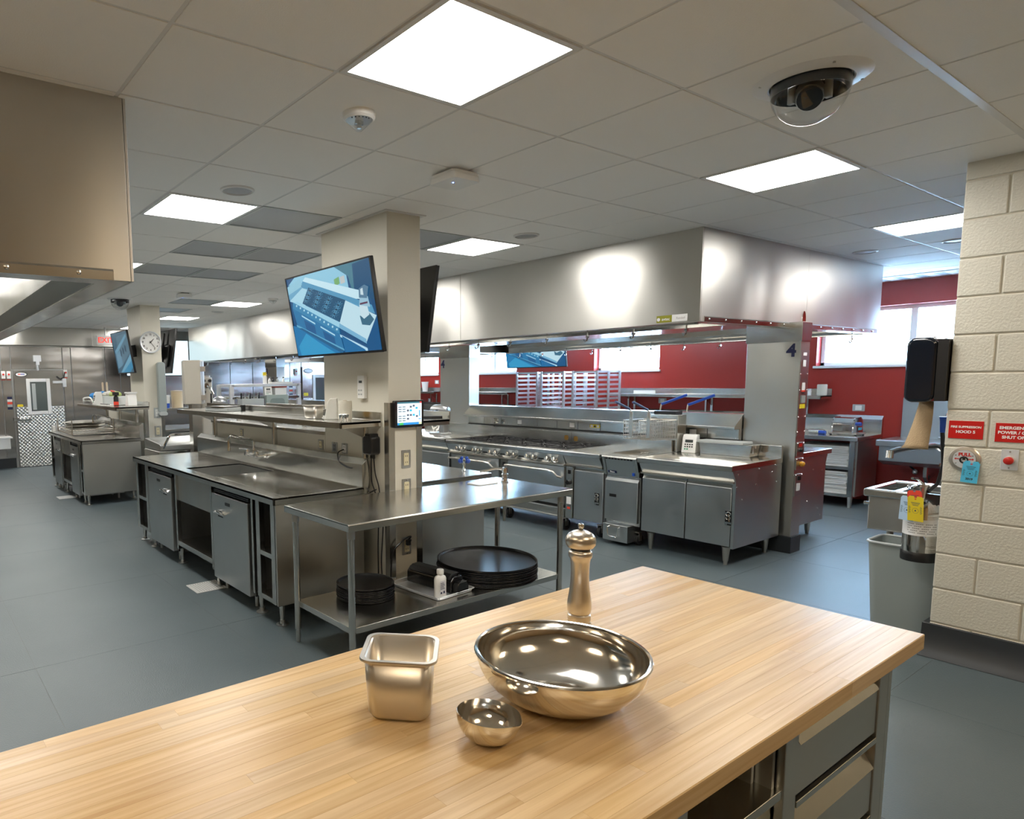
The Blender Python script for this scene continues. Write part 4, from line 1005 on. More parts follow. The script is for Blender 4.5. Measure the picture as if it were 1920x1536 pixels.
# maker plate on the right hood
t = h4
OL = mat('olive_print', (.30, .30, .012), .4)
obj('maker_plate', MB().box(4.5263, 1.006, 2.146, 4.5288, 1.142, 2.203), OL, t); obj('maker_plate', MB().box(4.5263, .875, 2.146, 4.5288, 1.006, 2.203), SIGNW, t)
text(t, 'avtec', .034, FX((4.5262, 1.060, 2.172)), SIGNW, 'lettering', bold=.0006)
obj('round_mark', MB().cyl((4.5256, 1.124, 2.172), (4.5264, 1.124, 2.172), .0145), SIGNW, t)
text(t, 'Randell', .026, FX((4.5262, .93, 2.173)), mat('grey_print', (.45, .42, .42), .5), 'lettering')
obj('oval_plate', MB().lathe([(0, .004), (.035, .004), (.035, 0)], M=FY((6.37, .7706, 2.22)), n=20, sy=2.2), CHR, t)
# ================================================================== COOKING ISLAND
CF = 5.12
def tapered_leg(x, y, h, t):
    obj('leg', MB().lathe([(0, 0), (.016, 0), (.018, .03), (.022, .035), (.034, h-.012), (.042, h), (0, h)], (x, y, 0), 16), SAT, t)
def emblem(t, x, y, z, s=1):
    e_ = obj('emblem', MB().box(x-.004, y-.028*s, z-.065*s, x, y+.028*s, z+.065*s), BLACK, t, bevel=.002)
    m_ = MB()
    for dz, r in ((.036, .02), (-.0, .018)):
        m_.tube([(x-.006, y+r*s*math.cos(q), z+dz*s+r*s*.8*math.sin(q)) for q in [math.radians(a) for a in range(-60, 250, 30)]], .0055*s, 6)
        m_.cyl((x-.006, y-.004*s, z+dz*s), (x-.006, y-.014*s, z+(dz-.03)*s), .0055*s, n=6)
    obj('chrome_letters', m_, CHR, e_); obj('chrome_bar', MB().box(x-.007, y-.03*s, z-.05*s, x-.003, y+.03*s, z-.036*s).rbox(x-.007, y+.004*s, z-.062*s, x-.003, y+.024*s, z-.05*s, .003, 'x'), CHR, e_)
def spreader_top(t, y0, y1, x1=6.04, z=.915, bs=1.03):
    obj('worktop', MB().prism([(CF-.02, z-.05), (CF-.02, z-.004), (CF-.014, z), (x1, z), (x1, z-.05), (CF+.0, z-.05)], 'y', y0, y1), ST, t, bevel=.003)
    obj('backsplash', MB().box(x1-.03, y0, z, x1, y1, bs), ST, t, bevel=.003)
    # sloped valance and light trim under the top edge
    obj('valance', MB().prism([(CF+.0, z-.05), (CF+.055, z-.145), (CF+.1, z-.145), (CF+.1, z-.05)], 'y', y0+.012, y1-.012), STE, t)
    obj('trim_strip', MB().prism([(CF+.03, z-.148), (CF+.034, z-.162), (CF+.1, z-.162), (CF+.1, z-.145), (CF+.05, z-.145)], 'y', y0+.012, y1-.012), CHR if False else SAT, t)
def cab_door(t, y0, y1, z0, z1, x=None):
    x = CF+.065 if x is None else x
    d = obj('door', MB().prism([(x, z0), (x, z1-.04), (x+.022, z1-.012), (x+.022, z1), (x+.04, z1), (x+.04, z0)], 'y', y0, y1), STE, t, bevel=.003)
    return d
t = thing('spreader_cabinet', 'stainless two door cabinet on tapered legs at the near end of the cooking island', 'cabinet', (5.6, 1.2, 0))
y0, y1 = .745, 1.655
spreader_top(t, y0, y1)
obj('body', MB().box(CF+.105, y0+.03, .175, 6.02, y1-.012, .865), STD, t)
sp = obj('side_panel', MB().prism([(CF+.0, .865), (CF+.065, .77), (CF+.065, .165), (6.04, .165), (6.04, .865)], 'y', y0+.004, y0+.03), STE, t, bevel=.002)
for x, z in ((5.22, .83), (5.6, .85), (5.92, .86), (5.2, .72), (5.85, .80), (5.55, .71), (5.3, .6), (5.95, .7)):
    obj('screw', MB().cyl((x, y0-.001, z), (x, y0+.006, z), .006, n=8), CHR, sp)
cab_door(t, y0+.036, 1.192, .18, .745); cab_door(t, 1.202, y1-.012, .18, .745)
emblem(t, CF+.064, .80, .44)
obj('badge', MB().box(CF+.044, .775, .788, CF+.05, .80, .81), NAVY, t)
for x, y in ((CF+.12, y0+.09), (CF+.12, y1-.09), (5.95, y0+.08), (5.95, y1-.09)): tapered_leg(x, y, .168, t)
# fryer
t = thing('deep_fryer', 'stainless deep fryer with hanging baskets between cabinet and range', 'fryer', (5.55, 1.87, 0))
y0, y1 = 1.668, 2.062
obj('body', MB().box(CF+.09, y0+.004, .2, 5.98, y1-.004, .80), STE, t)
obj('top_front', MB().prism([(CF-.015, .885), (CF-.01, .905), (CF+.12, .915), (CF+.12, .885)], 'y', y0, y1), ST, t, bevel=.004)
tub = MB().box(CF+.12, y0, .80, CF+.14, y1, .905).box(5.74, y0, .80, 5.98, y1, .905).box(CF+.14, y0, .80, 5.74, y0+.03, .92).box(CF+.14, y1-.03, .80, 5.74, y1, .92)
obj('tank_rim', tub, ST, t); obj('tank', MB().box(CF+.14, y0+.03, .80, 5.74, y1-.03, .81), STD, t); obj('tank_cover', MB().box(CF+.2, y0+.04, .88, 5.70, y1-.04, .888), ST, t, bevel=.003)
obj('cover_handle', MB().tube([(5.5, y0+.12, .888), (5.5, y0+.12, .915), (5.5, y0+.2, .915), (5.5, y0+.2, .888)], .006), CHR, t)
obj('front_panel', MB().prism([(CF-.0, .882), (CF+.055, .70), (CF+.1, .70), (CF+.1, .882)], 'y', y0+.03, y1-.03), STE, t, bevel=.003)
obj('side_cheek', MB().prism([(CF-.005, .885), (CF+.05, .70), (CF+.12, .70), (CF+.12, .885)], 'y', y0, y0+.028), ST, t); obj('side_cheek', MB().prism([(CF-.005, .885), (CF+.05, .70), (CF+.12, .70), (CF+.12, .885)], 'y', y1-.028, y1), ST, t)
vents = MB()
for k in range(9): vents.box(CF-.003, y0+.05+.035*k, .868, CF+.004, y0+.074+.035*k, .88)
v = obj('vent_slots', vents, DARK, t); v['kind'] = 'stuff'
Mb = frame_m((CF+.0418, 1.965, .735), (0, -1, 0), Vector((-.055, 0, .182)))
lb = obj('maker_badge', MB().box(-.05, -.013, 0, .05, .013, .002), NAVY, None); lb.parent = t; lb.matrix_parent_inverse = Matrix.Translation(-Vector((5.55, 1.87, 0))) @ Mb
text(t, 'Pitco', .026, Mb @ Matrix.Translation((0, 0, .0022)), SIGNW, 'lettering', bold=.0008)
obj('small_badge', MB().box(CF+.035, y0+.045, .715, CF+.046, y0+.068, .745), BLUEP, t)
d = cab_door(t, y0+.012, y1-.012, .235, .685, CF+.05)
obj('door_pull', MB().box(CF+.0485, 1.92, .475, CF+.052, 2.0, .505), BLACK, d)
fx = CF-.02
dr = obj('filter_drawer', MB().box(fx, 1.735, .035, 5.5, 2.02, .205), STE, t, bevel=.004)
obj('drawer_handle', MB().tube([(fx, 1.94, .185), (fx-.035, 1.945, .18), (fx-.035, 1.935, .095), (fx-.03, 1.92, .085), (fx-.03, 1.84, .085), (fx-.035, 1.825, .095), (fx-.035, 1.82, .18), (fx, 1.825, .185)], .0065), CHR, dr)
obj('hinge_plate', MB().box(fx-.004, 1.82, .178, fx, 1.945, .2), SAT, dr)
def caster(x, y, t, r=.055):
    c = obj('caster', MB().box(x-.03, y-.03, .13, x+.03, y+.03, .14).box(x-.022, y-.028, .05, x+.022, y-.022, .135).box(x-.022, y+.022, .05, x+.022, y+.028, .135), SAT, t)
    obj('wheel', MB().cyl((x+.01, y-.018, r+.001), (x+.01, y+.018, r+.001), r, n=20), RUB, c)
for x, y in ((CF+.14, y0+.05), (CF+.14, y1-.06), (5.9, y0+.06), (5.9, y1-.06)): caster(x, y, t)
obj('flue', MB().box(5.76, y0-.035, .92, 5.92, y1-.12, 1.30), ST, t, bevel=.004)
obj('flue_cap', MB().box(5.78, y0, 1.30, 5.90, y1-.15, 1.335), BLACK, t)
obj('splash', MB().box(5.72, y0, .90, 5.745, y1, 1.04), ST, t, bevel=.003)
def fry_basket(yc, label, x0=5.38, x1=5.73, z0=1.06, z1=1.25, hy=0):
    w_ = .085
    t = thing('fry_basket', label, 'basket', ((x0+x1)/2, yc, z0), 'fry baskets hanging on the fryer')
    m_ = MB(); n = 11
    for k in range(n+1):
        x = x0+(x1-x0)*k/n
        for s in (-1, 1): m_.cyl((x, yc+s*w_, z1), (x, yc+s*w_*.9, z0), .0016, n=4, caps=False)
        m_.cyl((x, yc-w_*.9, z0), (x, yc+w_*.9, z0), .0016, n=4, caps=False)
    for k in range(6):
        z = z0+(z1-z0)*k/5
        m_.tube([(x0, yc-w_, z), (x1, yc-w_, z), (x1, yc+w_, z), (x0, yc+w_, z)], .0016, 4, closed=True)
    for k in range(7):
        y = yc-w_+2*w_*k/6
        for x in (x0, x1): m_.cyl((x, y, z1), (x, y, z0), .0016, n=4, caps=False)
        m_.cyl((x0, y, z0), (x1, y, z0), .0016, n=4, caps=False)
    o = obj('wire_mesh', m_, SAT, t); o['kind'] = 'stuff'
    obj('rim', MB().tube([(x0, yc-w_, z1), (x1, yc-w_, z1), (x1, yc+w_, z1), (x0, yc+w_, z1)], .0045, 6, closed=True), SAT, t)
    obj('front_hook', MB().box(x0-.004, yc-.018, z0+.02, x0+.002, yc+.018, z1+.09), SAT, t)
    obj('handle', MB().tube([(x0-.002, yc, z1+.03), (x0-.002, yc, z1+.095), (x0-.02, yc, z1+.115), (x0-.16, yc+.015, z1+.17)], .008), SAT, t)
    obj('blue_grip', MB().tube([(x0-.03, yc+.001, z1+.119), (x0-.24, yc+.02, z1+.20)], .013), mat('navy_grip', (.015, .03, .12), .35), t)
fry_basket(1.72, 'fry basket hanging on the fryer, nearer the cabinet'); fry_basket(1.915, 'fry basket hanging on the fryer, nearer the range')
t = thing('blue_basket_arms', 'pair of blue handled basket arms standing up beyond the fryer flue', 'basket', (6.75, 2.3, .916))  # fry basket handles of the far side, arms lengthened to the worktop
for k in (0, 1):
    yy = 2.42-.33*k
    obj('blue_grip', MB().tube([(6.75, yy, 1.36), (6.95, yy-.2, 1.47)], .016), BLUEP, t)
    obj('arm', MB().tube([(6.75, yy, 1.36), (6.73, yy, 1.28), (6.73, yy, .917)], .009), SAT, t)
# range with two ovens and a cabinet section
t = thing('gas_range', 'long stainless gas range with black grates, two ovens and a row of knobs', 'range', (5.6, 3.25, 0))
y0, y1 = 2.075, 4.425; ym = 2.545
obj('front_rail', MB().prism([(CF-.03, .862), (CF-.03, .902), (CF-.024, .908), (CF+.10, .908), (CF+.10, .862)], 'y', y0, y1), ST, t, bevel=.003)
obj('spreader_plate', MB().box(CF+.10, y0, .862, 5.95, ym+.03, .908), ST, t, bevel=.003)
obj('burner_pan', MB().box(CF+.10, ym+.03, .84, 5.95, y1, .872), PANK, t)
obj('side_strip', MB().box(CF+.1, y1-.02, .84, 5.95, y1, .908), ST, t)
obj('body', MB().box(CF+.10, y0+.004, .16, 5.95, y1-.004, .84), STD, t)
obj('back_riser', MB().box(5.95, y0, .80, 6.0, ym+.55, 1.035), ST, t, bevel=.003); obj('back_riser', MB().box(5.95, ym+.552, .80, 6.0, y1, 1.035), ST, t, bevel=.003)
stain = mat('heat_stain', (.34, .20, .06), .4, .8)
# grates: 6 x 2 burners
gx = [CF+.13, 5.53, 5.93]; gy = [ym+.05+k*(y1-ym-.09)/6 for k in range(7)]
for i in range(2):
    for j in range(6):
        a, b, c, d = gx[i]+.004, gy[j]+.004, gx[i+1]-.004, gy[j+1]-.004
        m_ = MB().box(a, b, .895, c, b+.012, .912).box(a, d-.012, .895, c, d, .912).box(a, b, .895, a+.012, d, .912).box(c-.012, b, .895, c, d, .912)
        cx, cy = (a+c)/2, (b+d)/2
        for k in range(12):
            q = math.radians(30*k+15); R_ = min((c-a)/2/max(abs(math.cos(q)), .01), (d-b)/2/max(abs(math.sin(q)), .01))-.004
            p0 = Vector((cx+.045*math.cos(q), cy+.045*math.sin(q), .902)); p1 = Vector((cx+R_*math.cos(q), cy+R_*math.sin(q), .902))
            n_ = Vector((-math.sin(q), math.cos(q), 0))*.005; u = Vector((0, 0, .010))
            m_.add([p0-n_-u, p0+n_-u, p0+n_+u, p0-n_+u, p1-n_-u, p1+n_-u, p1+n_+u, p1-n_+u], [(3, 2, 6, 7), (0, 3, 7, 4), (2, 1, 5, 6), (0, 1, 2, 3)])
        g_ = obj('grate', m_, IRON, t)
        obj('burner', MB().lathe([(0, .90), (.022, .899), (.026, .893), (.045, .888), (.05, .874), (0, .873)], (cx, cy, 0), 18), IRON, g_)
# control band with knobs
obj('control_panel', MB().prism([(CF-.015, .862), (CF+.03, .755), (CF+.1, .755), (CF+.1, .862)], 'y', ym, y1), STE, t, bevel=.002)
obj('valance', MB().prism([(CF-.015, .862), (CF+.045, .765), (CF+.1, .765), (CF+.1, .862)], 'y', y0+.01, ym-.004), STE, t)
obj('trim_strip', MB().box(CF+.0, ym, .735, CF+.1, y1, .755), SAT, t, bevel=.004); obj('trim_strip', MB().box(CF+.035, y0+.01, .745, CF+.1, ym-.004, .765), SAT, t)
for k in range(12):
    yy = 2.66+.095*(k % 2)+.292*(k//2); zc = .80; xc = CF+.012
    kn = obj('knob', MB().cyl((xc, yy, zc), (xc-.016, yy, zc+.004), .037, .035, 18).cyl((xc-.016, yy, zc+.004), (xc-.052, yy, zc+.012), .026, .022, 16), CHR, t)
    obj('pointer', MB().box(xc-.056, yy-.007, zc-.018, xc-.048, yy+.007, zc+.042), CHR, kn)
for k in range(5): obj('slot_mark', MB().box(CF+.004, 2.83+.292*k, .785, CF+.016, 2.9+.292*k, .80), BLACK, t)
# cabinet section and pillars
d = cab_door(t, y0+.012, ym-.09, .165, .735)
emblem(d, CF+.064, y0+.085, .42)
def knob_stile(a, b, dial=True):
    s = obj('stile', MB().box(CF+.045, a, .16, CF+.1, b, .735), ST, t, bevel=.002)
    if dial:
        yy = (a+b)/2
        obj('dial', MB().cyl((CF+.045, yy, .56), (CF+.012, yy, .56), .028, .022).box(CF+.004, yy-.005, .545, CF+.016, yy+.005, .59), BLACK, s)
        obj('switch', MB().box(CF+.038, yy-.014, .655, CF+.046, yy+.014, .695), BLACK, s)
        obj('paper_label', MB().box(CF+.0435, yy-.03, .32, CF+.046, yy+.03, .40), SIGNW, s); obj('red_label', MB().box(CF+.0435, yy-.02, .265, CF+.046, yy+.02, .29), REDT, s)
knob_stile(ym-.085, ym); 
def oven(a, b):
    obj('oven_frame', MB().box(CF+.06, a, .16, CF+.1, b, .735), STD, t)
    d = obj('oven_door', MB().box(CF+.03, a+.012, .30, CF+.06, b-.012, .725), STE, t, bevel=.006, seg=2)
    h = MB().tube([(CF+.03, a+.06, .60), (CF-.02, a+.075, .62), (CF-.035, a+.12, .665), (CF-.035, a+.2, .675), (CF-.035, b-.16, .675), (CF-.035, b-.06, .675), (CF-.03, b-.02, .67)], .013)
    h.tube([(CF+.03, b-.07, .655), (CF-.03, b-.07, .675)], .012).tube([(CF+.03, a+.22, .66), (CF-.03, a+.22, .675)], .012)
    obj('oven_handle', h, SAT, d)
    obj('kick_gap', MB().box(CF+.055, a+.012, .265, CF+.07, b-.012, .30), DARK, t)
    obj('kick_panel', MB().prism([(CF+.04, .255), (CF+.035, .18), (CF+.02, .17), (CF+.02, .16), (CF+.09, .16), (CF+.09, .255)], 'y', a+.012, b-.012), ST, t)
oven(ym+.0, 3.40); knob_stile(3.405, 3.515, True); oven(3.52, y1-.03)
for x, y in ((CF+.14, y0+.08), (CF+.14, 2.62), (CF+.14, 3.46), (CF+.14, y1-.08), (5.85, y0+.1), (5.85, y1-.1)): caster(x, y, t, .06)
obj('heat_mark', MB().rbox(5.9485, 3.00, .925, 5.9505, 3.06, .985, .02, 'x').rbox(5.9485, 3.14, .93, 5.9505, 3.2, .99, .02, 'x'), stain, t)
# spreader left of the range
t = thing('spreader_cabinet', 'stainless cabinet left of the gas range, carrying the stand mixer', 'cabinet', (5.6, 5.0, 0))
spreader_top(t, 4.455, 5.95, bs=1.04)
obj('body', MB().box(CF+.105, 4.467, .175, 6.02, 5.94, .865), STD, t)
cab_door(t, 4.467, 5.18, .18, .745); cab_door(t, 5.19, 5.94, .18, .745)
for x, y in ((CF+.12, 4.55), (CF+.12, 5.85), (5.95, 4.55), (5.95, 5.85)): tapered_leg(x, y, .168, t)
# utility chase with sloped cap
def console(label, a, b, extra=True):
    t = thing('utility_console', label, 'console', (6.19, (a+b)/2, 0))
    obj('core', MB().box(6.06, a, .55, 6.32, b, 1.17), STD, t)
    obj('sloped_cap', MB().prism([(5.93, 1.165), (5.93, 1.19), (6.09, 1.31), (6.29, 1.31), (6.45, 1.19), (6.45, 1.165)], 'y', a, b), ST, t, bevel=.003)
    obj('shadow_rail', MB().box(6.02, a, 1.045, 6.06, b, 1.055), DARK, t)
    n = max(1, round((b-a)/.33)); d = (b-a)/n
    for k in range(n):
        p = obj('console_panel', MB().box(6.03, a+d*k+.003, 1.06, 6.06, a+d*(k+1)-.003, 1.163), ST, t, bevel=.002)
        for z in (1.073, 1.15):
            obj('screw', MB().cyl((6.027, a+d*k+.03, z), (6.031, a+d*k+.03, z), .005, n=6), CHR, p)
    return t
c = console('long steel console with a sloped cap running behind ranges and fryer', 1.15, 4.98)
for yy, kind in ((4.45, 'v'), (4.0, 'w'), (3.15, 'w'), (2.82, 'y'), (2.32, 'w'), (1.62, 'w')):
    if kind == 'w': obj('white_label', MB().box(6.027, yy-.035, 1.085, 6.031, yy+.035, 1.14), SIGNW, c)
    elif kind == 'y':
        l_ = obj('warning_label', MB().box(6.027, yy-.07, 1.095, 6.031, yy+.07, 1.135), YELT, c)
        obj('warning_triangle', MB().prism([(yy-.018, 1.1), (yy+.018, 1.1), (yy, 1.131)], 'x', 6.0262, 6.0272), INK, l_); obj('white_field', MB().box(6.0264, yy+.026, 1.102, 6.0272, yy+.06, 1.128), SIGNW, l_); obj('white_field', MB().box(6.0264, yy-.06, 1.102, 6.0272, yy-.026, 1.128), SIGNW, l_)
    else: obj('gas_valve', MB().cyl((6.03, yy, 1.11), (5.99, yy, 1.11), .04, .035).cyl((6.03, yy-.15, 1.11), (6.02, yy-.15, 1.11), .03), CHR, c)
# chase posts
def post(label, x0, x1, y0, y1, num, side):
    t = thing('utility_post', label, 'post', ((x0+x1)/2, (y0+y1)/2, 0))
    obj('base', MB().box(x0-.01, y0-.01, 0, x1+.01, y1+.01, .16), BASEB, t, bevel=.003)
    obj('column', MB().box(x0, y0, .16, x1, y1, 2.02), STV, t, bevel=.004)
    obj('collar', MB().box(x0-.008, y0-.008, 2.0, x1+.008, y1+.008, 2.18), ST, t, bevel=.003)
    text(t, num, .16, FX((x0-.001, side, 1.915)), NAVY, 'number', bold=.006)
    pw = (x1-x0)
    if num == '4' and y0 < 1:
        for z, h in ((1.45, 1.0), (.80, .30), (.66, .0)):
            pass
        obj('access_panel', MB().box(x0+.008, y0-.003, 1.12, x1-.008, y0, 1.92), STE, t)
        for z in (1.16, 1.3, 1.55, 1.7):
            for x in (x0+.018, x1-.018): obj('screw', MB().cyl((x, y0-.006, z), (x, y0-.002, z), .006, n=6), CHR, t)
        obj('white_label', MB().box(x0+.05, y0-.005, 1.87, x0+.12, y0-.002, 1.9), SIGNW, t); obj('white_label', MB().box(x0+.055, y0-.005, 1.77, x0+.11, y0-.002, 1.83), SIGNW, t)
        obj('white_label', MB().box(x0+.06, y0-.005, 1.55, x0+.12, y0-.002, 1.62), SIGNW, t); obj('red_label', MB().box(x0+.05, y0-.006, 1.535, x0+.125, y0-.002, 1.55), REDT, t)
        obj('black_label', MB().box(x0+.06, y0-.005, 1.515, x0+.11, y0-.002, 1.53), INK, t); obj('switch_plate', MB().box(x0+.05, y0-.01, 1.43, x0+.13, y0-.002, 1.50), GREYP, t)
        obj('caution_label', MB().box(x0+.03, y0-.005, 1.38, x0+.14, y0-.002, 1.42), YELT, t)
        for z0_, z1_ in ((.93, 1.06), (.80, .91), (.55, .76)):
            obj('control_plate', MB().box(x0+.02, y0-.008, z0_, x1-.02, y0, z1_), STE, t, bevel=.002)
            for x in (x0+.03, x1-.03): obj('screw', MB().cyl((x, y0-.011, z1_-.01), (x, y0-.007, z1_-.01), .005, n=6), CHR, t)
        obj('red_label', MB().box(x0+.06, y0-.0095, 1.02, x0+.12, y0-.007, 1.05), REDB, t); obj('black_button', MB().cyl((x0+.09, y0-.03, .985), (x0+.09, y0-.007, .985), .017), BLACK, t)
        obj('amber_knob', MB().ball((x0+.10, y0-.025, .855), .026, 12), mat('amber', (.75, .36, .03), .25), t)
        obj('breaker', MB().box(x0+.07, y0-.02, .70, x0+.11, y0-.007, .74), BLACK, t); obj('white_label', MB().box(x0+.05, y0-.0105, .60, x0+.12, y0-.007, .67), SIGNW, t)
    return t
post('tall steel utility post marked 4 at the near end of the island, with controls', 6.09, 6.275, .665, 1.145, '4', .745)
post('tall steel utility post marked 4 behind the stand mixer', 6.05, 6.25, 4.99, 5.62, '4', 5.56)
post('far steel utility post marked 3 under the far hood', 6.05, 6.25, 11.0, 11.52, '3', 11.46)
# far side of the island
t = thing('spreader_cabinet', 'bluish steel cabinet on the window side of the near utility post', 'cabinet', (6.8, 1.4, 0))
obj('worktop', MB().box(6.34, .80, .865, 7.28, 2.6, .915), ST, t, bevel=.003); obj('body', MB().box(6.36, .84, .165, 7.2, 2.58, .865), STD, t)
obj('side_panel', MB().prism([(6.34, .165), (7.2, .165), (7.2, .77), (7.24, .865), (6.34, .865)], 'y', .82, .84), STE, t, bevel=.002)
sp = t
for x, z in ((7.1, .82), (6.9, .72), (7.12, .7), (7.05, .3), (6.8, .4), (7.12, .22)): obj('screw', MB().cyl((x, .816, z), (x, .822, z), .006, n=6), CHR, sp)
for x, y in ((7.1, .92), (6.45, .92), (7.1, 2.5), (6.45, 2.5)): tapered_leg(x, y, .168, t)
cabx = MB().box(7.2, .86, .18, 7.23, 1.7, .745); obj('door', cabx, STE, t); obj('door', MB().box(7.2, 1.71, .18, 7.23, 2.56, .745), STE, t)
# the same line of equipment under the far hood, seen over the counters
t = thing('cooking_line', 'long steel range line under the far hood, mostly hidden', 'range', (5.6, 8.8, 0))
obj('body', MB().box(5.15, 6.6, .16, 6.0, 10.9, .86), STE, t)
for x, y in ((5.25, 6.7), (5.9, 6.7), (5.25, 10.8), (5.9, 10.8), (5.25, 8.7)): tapered_leg(x, y, .162, t)
obj('worktop', MB().box(5.1, 6.58, .86, 6.02, 10.92, .91), ST, t, bevel=.003); obj('console', MB().prism([(5.93, 1.17), (6.09, 1.3), (6.3, 1.3), (6.42, 1.17), (6.42, .6), (5.98, .6)], 'y', 6.6, 10.95), ST, t)
# things on the near cabinet
def timer_box(name, label, M, s=1.0, m=WHITE):
    t = thing(name, label, 'scale', M=M)
    obj('case', MB().prism([(-.055*s, 0), (.06*s, 0), (.045*s, .165*s), (-.01*s, .165*s), (-.03*s, .135*s)], 'y', -.062*s, .062*s), m, t, bevel=.006*s, seg=2)
    fm = frame_m((-.044*s, 0, .058*s), (0, -1, 0), Vector((.025*s, 0, .135*s)).normalized())
    obj('display', MB().box(-.034*s, .036*s, 0, .034*s, .062*s, .002*s), mat('lcd', (.05, .06, .06), .3), t).matrix_local = fm
    for r_ in range(3):
        for c_ in range(4 if r_ < 2 else 2):
            o = obj('button', MB().rbox(-.006*s, -.006*s, 0, .006*s, .006*s, .003*s, .002*s), (INK, INK, mat('green_key', (.02, .3, .15), .5))[r_], t)
            o.matrix_local = fm @ Matrix.Translation(((-.03+.02*c_)*s, (.018-.021*r_)*s, 0))
    return t
timer_box('kitchen_timer', 'white wedge shaped scale with buttons on the near cabinet of the island', Matrix.Translation((5.86, 1.545, .916)) @ RZ(math.radians(8), 4, 'Z'), 1.12)
t = thing('tray_box', 'long closed steel box with a white lid, on the near cabinet of the island', 'box', (5.93, 1.15, .916))
obj('body', MB().prism([(.955, .917), (1.43, .917), (1.45, 1.03), (.935, 1.03)], 'x', 5.84, 6.0), ST, t, bevel=.004)
obj('lid', MB().box(5.81, 1.0, 1.03, 6.0, 1.46, 1.055), GREYL, t, bevel=.006)
obj('end_latch', MB().box(5.86, .928, .95, 5.96, .94, 1.02).box(5.88, .915, 1.0, 5.94, .93, 1.03), SAT, t)
# stand mixer
t = thing('stand_mixer', 'chrome stand mixer with steel bowl on the cabinet beyond the overshelf', 'mixer', (5.52, 5.0, .916))
mx, my = 5.52, 5.02
SIL = mat('silver_enamel', (.46, .47, .48), .33, .9)
obj('foot', MB().rbox(mx-.10, my-.16, .916, mx+.10, my+.16, .945, .06), SIL, t, bevel=.006, seg=2)
obj('pillar', MB().prism([(my-.13, .94), (my-.02, .94), (my-.03, 1.16), (my-.12, 1.16)], 'x', mx-.05, mx+.05), SIL, t, bevel=.015, seg=2)
obj('head', MB().lathe([(0, -.17), (.05, -.165), (.07, -.12), (.075, 0), (.065, .12), (.045, .17), (0, .175)], n=24, M=Matrix.Translation((mx, my, 1.26)) @ Matrix.Rotation(math.radians(90), 4, 'X'), sy=1.05), SIL, t)
obj('bowl', MB().lathe([(0, .955), (.05, .955), (.085, 1.0), (.105, 1.06), (.11, 1.10), (.106, 1.10), (.08, 1.0), (0, .96)], (mx, my+.05, 0), 32), MIR, t)
obj('guard', MB().tube([(mx+.10*math.cos(q), my+.05+.10*math.sin(q), 1.13) for q in [math.radians(a) for a in range(0, 360, 20)]], .004, 6, closed=True), CHR, t)
obj('knob', MB().cyl((mx-.06, my-.02, 1.25), (mx-.09, my-.02, 1.25), .02), BLACK, t)
t = thing('rolling_pin', 'dark handled utensil lying on the shelf edge in front of the stand mixer', 'utensil', (2.68, 1.94, 1.387))
obj('handle', MB().cyl((2.585, 2.009, 1.4005), (2.773, 1.873, 1.4005), .0135), BLACK, t)
# ================================================================== FAR WALL
yw = FY_-.03
dr = struct('door_1', MB().box(1.17, yw-.05, .01, 2.1, yw, 1.99), STW, bevel=.006)
obj('diamond_plate', MB().box(1.18, yw-.056, .012, 2.09, yw-.05, 1.25), DIAM, dr)
obj('window_frame', MB().box(1.39, yw-.075, 1.08, 1.46, yw-.05, 1.82).box(1.77, yw-.075, 1.08, 1.84, yw-.05, 1.82).box(1.46, yw-.075, 1.08, 1.77, yw-.05, 1.15).box(1.46, yw-.075, 1.75, 1.77, yw-.05, 1.82), WPAINT, dr, bevel=.006)
obj('window_glass', MB().box(1.46, yw-.066, 1.15, 1.77, yw-.06, 1.75), mat('dark_glass', (.10, .12, .12), .06, spec=.8), dr)
obj('white_stripe', MB().box(1.49, yw-.0665, 1.18, 1.56, yw-.066, 1.72), GREYL, dr)
h = obj('door_handle', MB().box(1.12, yw-.11, .96, 1.22, yw-.05, 1.02).tube([(1.17, yw-.1, .99), (1.25, yw-.13, .99), (1.44, yw-.13, .985)], .018), CHR, dr)
obj('name_plate', MB().lathe([(0, .006), (.105, .006), (.105, 0)], M=FY((1.31, yw-.05, 1.91)), n=28, sy=.42), SIGNW, dr)
obj('name_plate_rim', MB().tube([(1.31+.108*math.cos(q), yw-.056, 1.91+.046*math.sin(q)) for q in [math.radians(a) for a in range(0, 360, 15)]], .007, 6, closed=True), INK, dr)
for k in range(5): obj('print_mark', MB().box(1.25+.025*k, yw-.0570, 1.898, 1.267+.025*k, yw-.0558, 1.925), REDT if k < 2 else BLUEP, dr)
ys_ = obj('warning_label', MB().rbox(1.2, yw-.052, 1.225, 1.31, yw-.0495, 1.30, .02, 'y'), YELT, dr); 
cl = obj('door_closer', MB().box(1.9, yw-.11, 1.72, 2.12, yw-.05, 1.77).box(2.08, yw-.12, 1.64, 2.15, yw-.05, 1.82), ALU, dr)
obj('cable', MB().tube([(2.14, yw-.06, 1.95), (2.11, yw-.1, 1.83), (2.04, yw-.1, 1.80), (1.98, yw-.08, 1.86)], .012), BLACK, dr)
def panel_switch(x, z, label, M=WHITE):
    t = thing('wall_switch', label, 'switch', (x, yw, z-.08))
    obj('box', MB().rbox(x-.035, yw-.06, z-.075, x+.035, yw, z+.075, .008, 'y'), M, t, bevel=.004)
    obj('button', MB().cyl((x, yw-.075, z+.01), (x, yw-.06, z+.01), .02), REDB, t)
    obj('red_line', MB().box(x-.04, yw-.004, z-.105, x+.04, yw, z-.09), REDT, t)
panel_switch(.985, 1.90, 'left white switch box on the steel wall beside the cold room door'); panel_switch(1.085, 1.90, 'right white switch box on the steel wall beside the cold room door')
